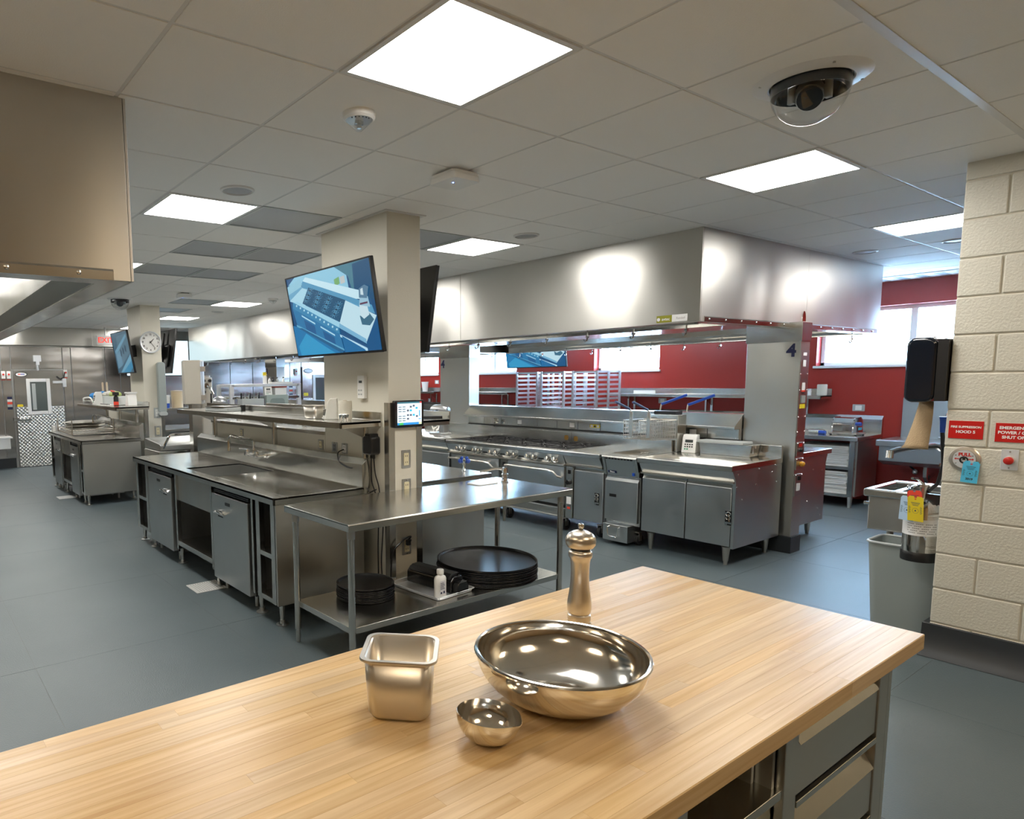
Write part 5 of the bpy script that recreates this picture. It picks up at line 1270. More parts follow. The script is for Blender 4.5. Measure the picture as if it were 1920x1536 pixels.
panel_switch(2.16, 1.93, 'white switch box right of the cold room door, above the closer'); panel_switch(7.72, 1.93, 'white switch box beside the second cold room door, seen past the pillar')
def signs_strip(x, z, label):
    t = thing('safety_sign', label, 'sign', (x, yw, z-.13))
    for k, c in enumerate((NAVY, GREYL, REDT, WHITE, NAVY)): obj('label_block', MB().box(x-.045, yw-.006, z-.13+.052*k, x+.045, yw, z-.08+.052*k), c, t)
signs_strip(1.075, 1.33, 'column of small safety labels on the steel wall, left of the cold room door'); signs_strip(7.58, 1.45, 'column of small safety labels left of the second cold room door')
t = thing('vapor_lamp', 'grey caged lamp fixture over the cold room door', 'lamp', (1.63, yw, 2.05))
obj('bracket', MB().box(1.56, yw-.07, 2.17, 1.70, yw, 2.30).box(1.6, yw-.1, 2.1, 1.66, yw-.02, 2.2), ALU, t); obj('conduit', MB().cyl((1.63, yw-.03, 1.98), (1.63, yw-.03, 2.12), .02), ALU, t); obj('globe', MB().ball((1.63, yw-.09, 2.05), .05, 14), GLASS, t)
dr2 = struct('door_2', MB().box(7.9, yw-.05, .01, 8.95, yw, 2.05), STW, bevel=.006)
obj('diamond_plate', MB().box(7.91, yw-.056, .012, 8.94, yw-.05, 1.25), DIAM, dr2)
obj('window_frame', MB().box(8.2, yw-.075, 1.08, 8.28, yw-.05, 1.85).box(8.6, yw-.075, 1.08, 8.68, yw-.05, 1.85).box(8.28, yw-.075, 1.08, 8.6, yw-.05, 1.16).box(8.28, yw-.075, 1.77, 8.6, yw-.05, 1.85), WPAINT, dr2, bevel=.006)
obj('window_glass', MB().box(8.28, yw-.066, 1.16, 8.6, yw-.06, 1.77), MATS['dark_glass'], dr2)
obj('name_plate', MB().lathe([(0, .006), (.13, .006), (.13, 0)], M=FY((8.08, yw-.05, 1.95)), n=28, sy=.4), SIGNW, dr2)
obj('name_plate_rim', MB().tube([(8.08+.132*math.cos(q), yw-.056, 1.95+.054*math.sin(q)) for q in [math.radians(a) for a in range(0, 360, 15)]], .008, 6, closed=True), INK, dr2)
obj('warning_label', MB().rbox(7.93, yw-.058, 1.3, 8.06, yw-.0495, 1.38, .02, 'y'), YELT, dr2)
t = thing('exit_sign', 'white exit sign with red letters hanging below the ceiling near the far wall', 'exit sign', (2.9, 12.6, 2.48))
obj('case', MB().rbox(2.70, 12.57, 2.50, 3.05, 12.63, 2.70, .015, 'y'), SIGNW, t, bevel=.004)
text(t, 'EXIT', .155, FY((2.88, 12.569, 2.60)), mat('exit_red', (.8, .05, .04), .4, emit=(.9, .06, .04), es=.35), 'lettering', bold=.003)
obj('stem', MB().cyl((2.88, 12.6, 2.70), (2.88, 12.6, CEIL), .018), WPAINT, t)
t = thing('paper_towel_box', 'white box shelf on the far steel wall at the left edge', 'shelf', (.75, 13.0, .42))
obj('box', MB().box(.5, 12.85, .42, 1.0, yw-.004, .63), WHITE, t, bevel=.006); obj('rolled_edge', MB().box(.48, 12.83, .63, 1.04, yw-.004, .66), WHITE, t, bevel=.006)

# ================================================================== RED WALL SIDE
def wall_shelf(label, y0, y1, z=1.40, d=.36):
    t = thing('wall_shelf', label, 'shelf', (RX-.2, (y0+y1)/2, z-.2))
    obj('shelf_board', MB().prism([(RX-d, z-.045), (RX-d, z), (RX-.012, z), (RX-.012, z+.09), (RX, z+.09), (RX, z-.02), (RX-d+.012, z-.02), (RX-d+.012, z-.045)], 'y', y0, y1).box(RX-d, y0, z-.045, RX-.012, y0+.01, z).box(RX-d, y1-.01, z-.045, RX-.012, y1, z), ST, t, bevel=.003)
    n = max(2, int((y1-y0)/1.2)+1)
    for k in range(n):
        y = y0+.3+(y1-y0-.6)*k/(n-1)
        obj('bracket', MB().box(RX-.02, y-.02, z-.3, RX, y+.02, z-.02).prism([(RX-.02, z-.02), (RX-.02, z-.18), (RX-d+.06, z-.045), (RX-d+.06, z-.02)], 'y', y-.003, y+.003).box(RX-d+.16, y-.014, z-.27, RX-d+.19, y+.014, z-.02), ST, t, bevel=.002)
    return t
wall_shelf('long steel wall shelf on the red wall below the near windows', 1.76, 5.06); wall_shelf('steel wall shelf on the red wall between post and bun racks', 7.42, 9.1); wall_shelf('steel wall shelf far along the red wall, left of the second post', 9.7, 11.3)
def wall_table(label, y0, y1, x0=8.98, bs=1.14):
    t = thing('wall_table', label, 'table', (9.4, (y0+y1)/2, 0))
    z = .9
    obj('worktop', MB().prism([(x0, z-.05), (x0, z), (RX-.05, z), (RX-.05, z-.05)], 'y', y0, y1), ST, t, bevel=.003)
    obj('backsplash', MB().prism([(RX-.06, z-.1), (RX-.06, bs-.05), (RX-.01, bs), (RX-.002, bs), (RX-.002, z-.1)], 'y', y0, y1), ST, t, bevel=.003)
    n = max(2, round((y1-y0)/1.3)+1)
    for k in range(n):
        y = y0+.06+(y1-y0-.12)*k/(n-1)
        for x in (x0+.05, RX-.12):
            L_ = obj('leg', MB().box(x-.028, y-.028, .14, x+.028, y+.028, z-.05), ST, t)
            obj('foot', MB().cyl((x, y, .0), (x, y, .14), .022, .03), STD, L_)
    for zz in (.17, .52): obj('shelf', MB().box(x0+.03, y0+.03, zz-.04, RX-.1, y1-.03, zz), ST, t, bevel=.002)
    obj('end_panel', MB().box(x0+.08, y0+.02, .14, RX-.08, y0+.034, z-.05), STE, t)
    return t
wall_table('steel table along the red wall at right, stacked with white boards', 1.15, 4.52); wall_table('steel table farther along the red wall behind the second post', 7.3, 11.4)
rr = random.Random(5)
for lev, zb, n in ((0, .171, 12), (1, .521, 11)):
    for k in range(n):
        y = 1.24+rr.uniform(0, .02); x = 9.02+rr.uniform(0, .03)
        o = obj('white_board', MB().rbox(x, y, zb+.0235*k, x+.5, y+.62, zb+.0235*k+.021, .02), BOARD, None, org=(x+.25, y+.3, zb+.0235*k),
                label=('topmost white board of the %s stack under the red wall table' if k == n-1 else 'white board inside the %s stack under the red wall table') % ('lower', 'upper')[lev], cat='board', group='white boards in the %s stack' % ('lower', 'upper')[lev])
def pasta_machine(M):
    t = thing('pasta_machine', 'chrome pasta roller machine on the table by the red wall', 'pasta machine', M=M)
    for s in (-.11, .11):
        obj('side_plate', MB().prism([(-.10, .02), (.10, .02), (.10, .14), (.07, .20), (-.05, .21), (-.09, .17)], 'x', s-.008, s+.008), CHR, t, bevel=.003)
    obj('cover', MB().prism([(-.05, .2), (.07, .195), (.1, .14), (.085, .14), (.06, .185), (-.045, .195)], 'x', -.105, .105), MIR, t)
    obj('base', MB().box(-.15, -.1, .012, .15, .1, .03), SAT, t, bevel=.003)
    for y in (-.05, -.0): obj('roller', MB().cyl((-.1, y, .13), (.1, y, .13), .024), CHR, t)
    obj('blue_knob', MB().cyl((-.118, .0, .13), (-.145, 0, .13), .02), BLUEP, t); obj('blue_label', MB().box(-.1195, -.07, .06, -.118, .0, .09), mat('cyan_print', (.05, .4, .6), .4), t)
    for x in (-.13, .13):
        for y in (-.08, .08): obj('foot', MB().cyl((x, y, 0), (x, y, .014), .012), BLACK, t)
pasta_machine(Matrix.Translation((9.35, 1.40, .901)) @ RZ(math.radians(82), 4, 'Z') @ Matrix.Scale(1.12, 4))
t = thing('pasta_cutter', 'loose cutter attachment with blue crank beside the pasta machine', 'pasta cutter', (9.3, 1.72, .901))
obj('roller', MB().cyl((9.3, 1.64, .93), (9.3, 1.82, .93), .028), CHR, t); obj('crank', MB().tube([(9.3, 1.82, .93), (9.25, 1.86, .96), (9.2, 1.86, .93)], .008), CHR, t); obj('blue_grip', MB().cyl((9.24, 1.6, .925), (9.24, 1.68, .925), .024), BLUEP, t)
def spool(name, label, x, y, z, r, h, m=TWINE):
    t = thing(name, label, 'twine', (x, y, z))
    obj('winding', MB().lathe([(0, 0), (r*.9, 0), (r, .012)]+[(r*(1.0-.012*(k % 2)), .012+(h-.024)*k/14) for k in range(15)]+[(r*.92, h), (r*.35, h), (r*.3, h-.01), (0, h-.01)], (x, y, z+.001), 28), m, t)
    obj('core', MB().lathe([(r*.18, h-.012), (r*.3, h-.012), (r*.3, h+.002), (r*.18, h+.002)], (x, y, z+.001), 16), PAPER, t)
spool('twine_spool', 'white spool of twine on the shelf right of the near utility post', 9.6, 1.81, 1.401, .06, .15)
t = thing('small_jar', 'small white jar beside the spool on the red wall shelf', 'jar', (9.56, 1.96, 1.401)); obj('jar', MB().lathe([(0, 0), (.035, 0), (.037, .06), (.03, .075), (0, .075)], (9.56, 1.96, 1.402), 18), WHITE, t); obj('lid', MB().lathe([(0, .075), (.034, .075), (.034, .09), (0, .09)], (9.56, 1.96, 1.402), 18), ALU, t)
t = thing('plastic_cup', 'white plastic cup on the far red wall shelf', 'cup', (9.6, 10.2, 1.401)); obj('cup', MB().lathe([(0, 0), (.06, 0), (.085, .22), (.08, .22), (.055, .006), (0, .006)], (9.6, 10.2, 1.402), 20), WHITE, t); obj('rim', MB().tube([(9.6+.085*math.cos(q), 10.2+.085*math.sin(q), 1.622) for q in [math.radians(a) for a in range(0, 360, 20)]], .006, 6, closed=True), WHITE, t)
t = thing('label_holder', 'white label holder on the shelf near the bun racks', 'holder', (9.5, 4.35, 1.401)); obj('card', MB().box(9.5, 4.2, 1.401, 9.52, 4.6, 1.46), SIGNW, t); obj('foot', MB().box(9.48, 4.2, 1.4005, 9.54, 4.6, 1.406), GREYL, t)
for lab, y, z in (('white outlet on the red wall above the pasta machine', 1.44, 1.235), ('white outlet on the red wall left of the bun racks', 6.45, 1.21), ('white outlet high on the far red wall beside the second post', 10.0, 1.62), ('white outlet below the far red wall shelf', 10.25, 1.18), ('white outlet on the red wall under the shelf behind the fry basket handles', 4.25, 1.28)):
    outlet(lab, FX((RX, y, z)), .14, .09, plate=GREYL, insert=WHITE)
# aluminium bun racks
def bun_rack(x, y, label, W=.48, Dp=.62, H=1.80):
    t = thing('bun_rack', label, 'rack', (x, y, 0), 'aluminium bun racks')
    for a in (-1, 1):
        for b in (-1, 1):
            L_ = obj('post', MB().box(x+a*Dp/2-.015, y+b*W/2-.015, .13, x+a*Dp/2+.015, y+b*W/2+.015, H), ALU, t)
            obj('caster', MB().cyl((x+a*Dp/2-.015, y+b*W/2, .066), (x+a*Dp/2+.015, y+b*W/2, .066), .065, n=16).box(x+a*Dp/2-.02, y+b*W/2-.02, .1, x+a*Dp/2+.02, y+b*W/2+.02, .135), RUB, L_)
    for z in (.15, H-.02):
        obj('cross_bar', MB().box(x-Dp/2, y-W/2, z-.015, x+Dp/2, y-W/2+.03, z+.015).box(x-Dp/2, y+W/2-.03, z-.015, x+Dp/2, y+W/2, z+.015), ALU, t)
        obj('cross_bar', MB().box(x-Dp/2, y-W/2, z-.015, x-Dp/2+.03, y+W/2, z+.015).box(x+Dp/2-.03, y-W/2, z-.015, x+Dp/2, y+W/2, z+.015), ALU, t)
    for b in (-1, 1):
        obj('middle_upright', MB().box(x-.02, y+b*W/2-.012, .15, x+.02, y+b*W/2+.012, H-.02), ALU, t)
        for k in range(20):
            z = .24+.078*k
            yy = y+b*(W/2-.012); m_ = MB().box(x-Dp/2, yy-.008, z-.018, x+Dp/2, yy+.008, z+.018).box(x-Dp/2, yy-(.05 if b > 0 else 0), z-.018, x+Dp/2, yy+(0 if b > 0 else .05), z-.012)
            obj('slide', m_, ALU, t)
    return t
bun_rack(9.0, 4.98, 'aluminium bun rack at the right of the three by the red wall'); bun_rack(8.98, 5.64, 'aluminium bun rack in the middle of the three by the red wall'); bun_rack(9.05, 6.28, 'aluminium bun rack at the left of the three by the red wall')

# ================================================================== BLOCK WALL AND HAND SINK
def sign(label, yc, zc, W, H, lines):
    t = thing('wall_sign', label, 'sign', M=FX((BX, yc, zc)))
    obj('plate', MB().box(-W/2, -H/2, 0, W/2, H/2, .004), SIGNR, t, bevel=.0008)
    for s, sz, dy in lines: text(t, s, sz, Matrix.Translation((0, dy, .0042)), SIGNW, 'lettering', bold=sz*.035)
sign('red sign reading FIRE SUPPRESSION HOOD 5 on the block wall', -.9706, 1.3713, .153, .102, (('FIRE SUPPRESSION', .0165, .016), ('HOOD 5', .022, -.012)))
sign('red emergency power and gas shut off sign at the right edge', -1.1777, 1.365, .161, .105, (('EMERGENCY', .0225, .026), ('POWER / GAS', .0225, 0), ('SHUT OFF', .0225, -.026)))
t = thing('pull_station', 'round steel pull station with red PULL lettering on the block wall', 'pull station', M=FX((BX, -.9767, 1.203)))
obj('outer_ring', MB().lathe([(.052, 0), (.072, 0), (.072, .006), (.068, .010), (.054, .012), (.052, .008)], n=40), SAT, t)
obj('face_plate', MB().lathe([(0, .013), (.051, .013), (.052, .010), (.052, 0)], n=36), ALU, t)
text(t, 'PULL', .026, Matrix.Translation((.002, .026, .0132)), SIGNR, 'lettering', bold=.0012)
obj('pull_ring', MB().tube([(.017*math.cos(q), -.004+.017*math.sin(q), .018) for q in [math.radians(a) for a in range(0, 360, 20)]], .004, 6, closed=True).box(-.006, -.004, .012, .006, .008, .018), BLACK, t)
for s in (-1, 1):
    obj('arrow', MB().prism([(s*.02, -.002), (s*.036, -.002), (s*.036, -.006), (s*.044, .0005), (s*.036, .007), (s*.036, .003), (s*.02, .003)], 'z', .013, .0136), SIGNR, t)
for a in (150, 30, 215): obj('screw', MB().ball((.043*math.cos(math.radians(a)), .043*math.sin(math.radians(a)), .013), .005, 8), CHR, t)
def hang_tag(label, M, W, H, m, year=None, cat='tag'):
    t = thing('inspection_tag', label, cat, M=M)
    obj('card', MB().prism([(-W/2, -H), (W/2, -H), (W/2, -.012), (W/2-.01, 0), (.008, 0), (.006, -.01), (-.006, -.01), (-.008, 0), (-W/2+.01, 0), (-W/2, -.012)], 'z', 0, .001), m, t)
    dk = mat('tag_print', (.02, .07, .12), .6)
    p = MB()
    for k in range(3): p.box(-W*.28+W*.05*k, -H*.27-.008*k, .001, W*.28-W*.05*k, -H*.27-.008*k+.003, .0013)
    for k in range(10):
        for s in (-1, 1): p.box(s*W*.36-W*.07, -H*.42-k*H*.03, .001, s*W*.36+W*.07*(.3+.7*((k*7) % 3)/2), -H*.42-k*H*.03+.0016, .0013)
    o = obj('small_print', p, dk, t); o['kind'] = 'stuff'
    obj('round_mark', MB().tube([(W*.19*math.cos(q), -H*.58+W*.19*math.sin(q), .0012) for q in [math.radians(a) for a in range(0, 360, 24)]], .0007, 4, closed=True).prism([(-.006, -H*.60), (.006, -H*.60), (0, -H*.53)], 'z', .001, .0014), dk, t)
    if year: text(t, year, .016, Matrix.Translation((0, -H*.83, .0012)), INK, 'lettering', bold=.0008)
    obj('eyelet', MB().lathe([(.002, .001), (.005, .001), (.005, .0016), (.002, .0016)], (0, -.017, 0), 12), REDT, t)
hang_tag('blue inspection tag dated 2019 hanging from the pull station', FX((BX-.021, -1.0145, 1.195)) @ RZ(math.radians(-4), 4, 'Z'), .074, .125, BLUET, '2019')
t = thing('emergency_button', 'red push button on a square steel plate at the right edge of the block wall', 'button', M=FX((BX, -1.1665, 1.216)))
obj('plate', MB().rbox(-.036, -.057, 0, .036, .057, .005, .004), ALU, t, bevel=.001)
obj('collar', MB().cyl((0, -.004, .005), (0, -.004, .022), .024, .022, 24), SAT, t); obj('red_cap', MB().lathe([(0, .038), (.014, .037), (.021, .032), (.022, .022), (0, .022)], (0, -.004, 0), 24), REDB, t)
for y in (-.045, .045): obj('screw', MB().ball((0, y, .005), .005, 8), CHR, t)
# towel dispenser on the end of the wall (faces +y)
t = thing('towel_dispenser', 'glossy black paper towel dispenser on the end of the block wall', 'towel dispenser', (4.352, -.77, 1.5))
x0, x1 = 4.20, 4.505
obj('back_plate', MB().box(x0+.01, BE+.001, 1.535, x1-.01, BE+.05, 1.895), BLACK, t)
obj('cover', MB().prism(rrect(BE+.05, 1.526, -.678, 1.909, .045, 5), 'x', x0, x1), BLKG, t, bevel=.02, seg=3)
obj('lock', MB().cyl((4.352, -.77, 1.908), (4.352, -.77, 1.916), .008), SAT, t)
def strip(cx, pts, wid, twist):
    vs = []; n = len(pts)
    for k, (y, z) in enumerate(pts):
        a = 1.15+twist*k/(n-1); w_ = wid*(.62+.38*k/(n-1))
        for s in (-.5, -.17, .17, .5):
            vs.append((cx+s*w_*math.cos(a), y+s*w_*math.sin(a)+.012*math.cos(6*s+k*.5), z))
    fs = [(k*4+q, k*4+q+1, k*4+q+5, k*4+q+4) for k in range(n-1) for q in range(3)]
    return MB().add(vs, fs)
o = obj('paper_towel', strip(4.34, [(-.745, 1.527), (-.742, 1.465), (-.738, 1.395), (-.732, 1.32), (-.728, 1.26), (-.724, 1.236)], .14, .35), PAPER, None, label='brown paper towel hanging out of the black dispenser', cat='paper towel')
md = o.modifiers.new('t', 'SOLIDIFY'); md.thickness = .001
# fire extinguisher hung on the wall end
ex, ey, ez = 4.373, -.768, .542
t = thing('fire_extinguisher', 'polished steel fire extinguisher hung low on the end of the block wall', 'extinguisher', (ex, ey, ez))
def LE(p): return MB().lathe(p, (ex, ey, ez), 36)
obj('base_band', LE([(0, 0), (.090, 0), (.092, .01), (.092, .055), (.089, .06), (0, .06)]), BLACK, t)
obj('tank', LE([(0, .06), (.088, .06), (.088, .33), (.08, .36), (.05, .385), (.03, .392), (0, .394)]), MIR, t)
obj('paper_label', LE([(.0885, .165), (.089, .165), (.089, .265), (.0885, .265)]), SIGNW, t)
lp = MB()
for k in range(5):
    for a in range(150, 250, 6):
        q = math.radians(a); r_ = .0893
        if (a*7+k*13) % 5: lp.add([(ex+r_*math.cos(q), ey+r_*math.sin(q), ez+.18+.014*k), (ex+r_*math.cos(q+.08), ey+r_*math.sin(q+.08), ez+.18+.014*k), (ex+r_*math.cos(q+.08), ey+r_*math.sin(q+.08), ez+.184+.014*k), (ex+r_*math.cos(q), ey+r_*math.sin(q), ez+.184+.014*k)], [(0, 1, 2, 3)])
o = obj('label_print', lp, mat('grey_ink', (.25, .25, .26), .6), t); o['kind'] = 'stuff'
obj('valve', MB().cyl((ex, ey, ez+.39), (ex, ey, ez+.46), .018).cyl((ex, ey, ez+.46), (ex, ey, ez+.475), .025), SAT, t)
obj('carry_handle', MB().tube([(ex-.0, ey, ez+.45), (ex-.05, ey+.02, ez+.47), (ex-.10, ey+.03, ez+.46)], .008).tube([(ex, ey, ez+.475), (ex-.05, ey+.02, ez+.51), (ex-.11, ey+.03, ez+.52)], .008), CHR, t)
obj('hose', MB().tube([(ex, ey-.02, ez+.43), (ex+.06, ey-.05, ez+.48), (ex+.02, ey-.08, ez+.60), (ex-.01, ey-.075, ez+.75), (ex-.012, ey-.07, ez+.80)], .011), BLACK, t)
obj('nozzle', MB().cyl((ex-.012, ey-.07, ez+.80), (ex-.012, ey-.07, ez+.87), .012, .016).cyl((ex-.012, ey-.07, ez+.87), (ex-.012, ey-.07, ez+.895), .016, .02), BLUEP, t)
obj('wall_hook', MB().box(ex-.015, BE, ez+.36, ex+.015, ey-.02, ez+.42), BLACK, t)
obj('pin_ring', MB().tube([(ex-.05+.022*math.cos(q), ey+.06, ez+.46+.012*math.sin(q)) for q in [math.radians(a) for a in range(0, 360, 24)]], .0035, 6, closed=True), CHR, t)
Mt = frame_m((ex-.135, ey+.0, ez+.415), (-.25, -1, .03), (-.12, 0, 1))
hang_tag('yellow inspection tag hanging on the fire extinguisher', Mt, .085, .155, YELT)
hang_tag('red tag behind the yellow one on the fire extinguisher', frame_m((ex-.10, ey+.018, ez+.445), (-.4, -1, .15), (0, .1, 1)), .085, .12, REDT)
hang_tag('pale blue tag at the back on the fire extinguisher', frame_m((ex-.095, ey+.045, ez+.405), (-.3, -1, 0), (0, -.05, 1)), .085, .15, mat('pale_tag', (.45, .62, .8), .5))
# grey bin
t = thing('waste_bin', 'tall grey plastic waste bin at the end of the block wall', 'bin', (4.68, -.66, 0))
b = MB(); rings = []
for (w_, l_, z) in ((.125, .20, .004), (.15, .235, .575)): rings.append([(4.68+p[0], -.675+p[1], z) for p in rrect(-w_, -l_, w_, l_, .05, 5)])
for (w_, l_, z) in ((.146, .231, .575), (.121, .196, .012)): rings.append([(4.68+p[0], -.675+p[1], z) for p in rrect(-w_, -l_, w_, l_, .048, 5)])
k_ = len(rings[0]); vs = [p for r in rings for p in r]; fs = [tuple(range(k_))[::-1], tuple(range(3*k_, 4*k_))]
for a in range(3): fs += [(a*k_+i, a*k_+(i+1) % k_, (a+1)*k_+(i+1) % k_, (a+1)*k_+i) for i in range(k_)]
obj('body', b.add(vs, fs), GREYP, t)
obj('rim', MB().tube([(4.68+p[0], -.675+p[1], .575) for p in rrect(-.152, -.237, .152, .237, .05, 5)], .009, 8, closed=True), mat('grey_rim', (.45, .48, .48), .35), t)
# utility sink behind it
sx0, sx1, sy0, sy1, sz_ = 4.84, 5.45, -1.0, -.30, .885
t = thing('utility_sink', 'free standing steel utility sink behind the grey bin', 'sink', (5.15, -.65, 0))
rm = MB().box(sx0, sy0, sz_-.055, sx0+.05, sy1, sz_).box(sx1-.1, sy0, sz_-.055, sx1, sy1, sz_).box(sx0+.05, sy1-.05, sz_-.055, sx1-.1, sy1, sz_).box(sx0+.05, sy0, sz_-.055, sx1-.1, sy0+.05, sz_)
obj('rim', rm, ST, t, bevel=.012, seg=2)
obj('inner_ledge', MB().box(sx0+.05, sy1-.20, sz_-.03, sx1-.1, sy1-.16, sz_-.004), ST, t, bevel=.003)
obj('basin', MB().box(sx0+.03, sy0+.03, .60, sx0+.035, sy1-.03, sz_-.05).box(sx1-.085, sy0+.03, .60, sx1-.08, sy1-.03, sz_-.05).box(sx0+.035, sy1-.035, .60, sx1-.085, sy1-.03, sz_-.05).box(sx0+.035, sy0+.03, .60, sx1-.085, sy0+.035, sz_-.05).box(sx0+.03, sy0+.03, .595, sx1-.08, sy1-.03, .602), STD, t, bevel=.003)
for x in (sx0+.12, sx1-.12):
    for y in (sy0+.1, sy1-.14): obj('leg', MB().cyl((x, y, 0), (x, y, .6), .02), SAT, t)
obj('lever', MB().cyl((sx0+.02, sy1-.04, .78), (sx0+.02, sy1-.005, .78), .012), CHR, t)
obj('drain_pipe', MB().tube([(5.12, -.6, .6), (5.12, -.6, .5), (5.0, -.55, .48)], .03), BLACK, t)
t = thing('cardboard_box', 'brown cardboard box under the utility sink', 'box', (5.3, -.75, 0)); obj('carton', MB().box(5.1, -.95, 0, 5.5, -.5, .45), PAPER, t, bevel=.003); obj('tape', MB().box(5.26, -.951, 0, 5.32, -.499, .4505), mat('tape_tan', (.6, .45, .25), .3), t)
# pot filler posts by the sink
t = thing('swing_faucet', 'chrome swing faucet on two upright pipes above the utility sink', 'faucet', (5.42, -.62, .886))
fx_ = 5.40
for y in (-.60, -.68): obj('riser', MB().cyl((fx_, y, .886), (fx_, y, 1.14), .019).cyl((fx_, y, .886), (fx_, y, .91), .03), CHR, t)
obj('spout', MB().tube([(fx_, -.60, 1.14), (fx_-.05, -.55, 1.17), (fx_-.2, -.47, 1.165), (fx_-.36, -.42, 1.155), (fx_-.42, -.40, 1.14)], .02).cyl((fx_-.42, -.40, 1.15), (fx_-.43, -.40, 1.10), .024), CHR, t)
obj('bridge', MB().tube([(fx_, -.60, 1.14), (fx_+.02, -.68, 1.15), (fx_, -.75, 1.14), (fx_, -.8, 1.08)], .017), CHR, t)
for k in range(2): obj('valve_handle', MB().lathe([(0, 0), (.03, 0), (.03, .02), (0, .02)], (fx_, -.60-.08*k, 1.02), 12).cyl((fx_-.06, -.60-.08*k, 1.0), (fx_+.06, -.60-.08*k, 1.0), .012), CHR, t)
# wall hand sink by the red wall
t = thing('hand_sink', 'wall hung blue grey hand sink on the red wall at far right', 'sink', (9.5, .65, .6))
HS = mat('hand_sink_steel', (.46, .5, .53), .33, .85)
obj('basin', MB().prism([(9.15, .80), (9.15, .62), (9.3, .56), (RX-.003, .56), (RX-.003, .80)], 'y', .2, .98), HS, t, bevel=.006)
obj('rim', MB().box(9.12, .17, .80, RX-.003, 1.01, .875), HS, t, bevel=.008); obj('back_panel', MB().box(RX-.04, .17, .875, RX-.003, .95, 1.38), HS, t, bevel=.003)
obj('gooseneck', MB().tube([(9.7, .45, .875), (9.7, .45, 1.16), (9.66, .45, 1.21), (9.6, .45, 1.22), (9.55, .45, 1.18), (9.55, .45, 1.13)], .014).cyl((9.7, .45, .875), (9.7, .45, .93), .03).cyl((9.7, .35, .89), (9.7, .55, .89), .02), CHR, t)
obj('waste_trap', MB().tube([(9.5, .6, .56), (9.5, .6, .42), (9.55, .6, .36), (9.62, .6, .40), (9.78, .6, .42)], .025), CHR, t)
for y in (.45, .75): obj('shutoff_valve', MB().cyl((9.78, y, .45), (9.7, y, .45), .018).ball((9.68, y, .45), .035, 10), CHR, t)
obj('supply_hose', MB().tube([(9.7, .75, .46), (9.66, .8, .52), (9.62, .78, .58)], .012), BLACK, t)

# ================================================================== SMALL THINGS ON SHELVES
Z1 = 1.4127
steam_pan('small_steam_pan', 'small square steel pan on the near overshelf, left of the scale', 'pan', Matrix.Translation((1.869, 2.354, Z1)) @ RZ(math.radians(8), 4, 'Z'), .058, .088, .10, PANS, taper=.82, rim=.008)
timer_box('shelf_scale', 'white wedge shaped scale on the near overshelf beside the small steel pan', Matrix.Translation((1.916, 2.165, Z1)) @ RZ(math.radians(-35), 4, 'Z'), .95, mat('scale_ivory', (.72, .71, .66), .4))
spool('twine_cone', 'tall cream spool of twine on the near overshelf by the pillar', 1.916, 1.978, Z1, .052, .142)
t = thing('gold_lid', 'small brass coloured lid standing behind the twine on the overshelf', 'lid', (1.968, 2.077, Z1)); obj('disc', MB().lathe([(0, 0), (.028, 0), (.032, .004), (.032, .014), (0, .016)], n=24, M=Matrix.Translation((1.968, 2.077, Z1+.033)) @ RZ(math.radians(90), 4, 'X')), GOLD, t); obj('edge', MB().tube([(1.968+.032*math.cos(q), 2.077, Z1+.033+.032*math.sin(q)) for q in [math.radians(a) for a in range(0, 360, 24)]], .002, 6, closed=True), GOLD, t)
for k, (dx, dy) in enumerate(((0, 0), (.026, .012), (-.012, .03), (.02, .038))):
    t = thing('piping_tip', 'steel piping tip in the small group before the twine spool', 'piping tip', (1.812+dx, 1.826+dy, Z1), 'steel piping tips by the twine'); t['label'] = 'steel piping tip standing in the small cluster in front of the twine spool'
    x, y = 1.812+dx, 1.826+dy; obj('cone', MB().lathe([(.008, 0), (.009, 0), (.0175, .05), (.0165, .05)], (x, y, Z1), 16), CHR, t); obj('rim', MB().tube([(x+.0172*math.cos(q), y+.0172*math.sin(q), Z1+.05) for q in [math.radians(a) for a in range(0, 360, 30)]], .0014, 5, closed=True), CHR, t)
t = thing('flat_scale', 'flat steel portion scale lying far along the near overshelf', 'scale', M=Matrix.Translation((1.916, 4.224, Z1)) @ RZ(math.radians(10), 4, 'Z'))
obj('base', MB().rbox(-.10, -.22, 0, .1, .2, .035, .02), GREYL, t, bevel=.006); obj('plate', MB().rbox(-.11, -.16, .04, .11, .18, .048, .02), ST, t); obj('stem', MB().cyl((0, 0, .03), (0, 0, .042), .03), BLACK, t); obj('black_knob', MB().box(.06, -.24, .0, .1, -.21, .06), BLACK, t)
# adapter and its cables by the shelf end
t = thing('power_adapter', 'black power adapter block plugged in under the overshelf end', 'adapter', (2.07, 1.82, 1.14))
obj('block', MB().rbox(2.0, 1.769, 1.16, 2.0846, 1.884, 1.296, .02, 'x'), BLACK, t, bevel=.012, seg=2); obj('shoulder', MB().rbox(2.01, 1.80, 1.28, 2.0846, 1.863, 1.312, .008, 'x'), BLACK, t)
for k in (0, 1): obj('cable_collar', MB().cyl((2.047, 1.805+.032*k, 1.13), (2.047, 1.805+.032*k, 1.163), .01), BLACK, t)
def cable(label, pts, r=.005): tag(obj('cable', smooth_tube(pts, r), BLACK), label, 'cable')
def smooth_tube(pts, r, n=6, sub=6):
    P = [Vector(p) for p in pts]; out = []
    for i in range(len(P)-1):
        p0, p1, p2, p3 = P[max(i-1, 0)], P[i], P[i+1], P[min(i+2, len(P)-1)]
        for k in range(sub):
            t_ = k/sub; out.append(.5*((2*p1)+(p2-p0)*t_+(2*p0-5*p1+4*p2-p3)*t_*t_+(3*p1-p0-3*p2+p3)*t_**3))
    out.append(P[-1]); return MB().tube(out, r, n)
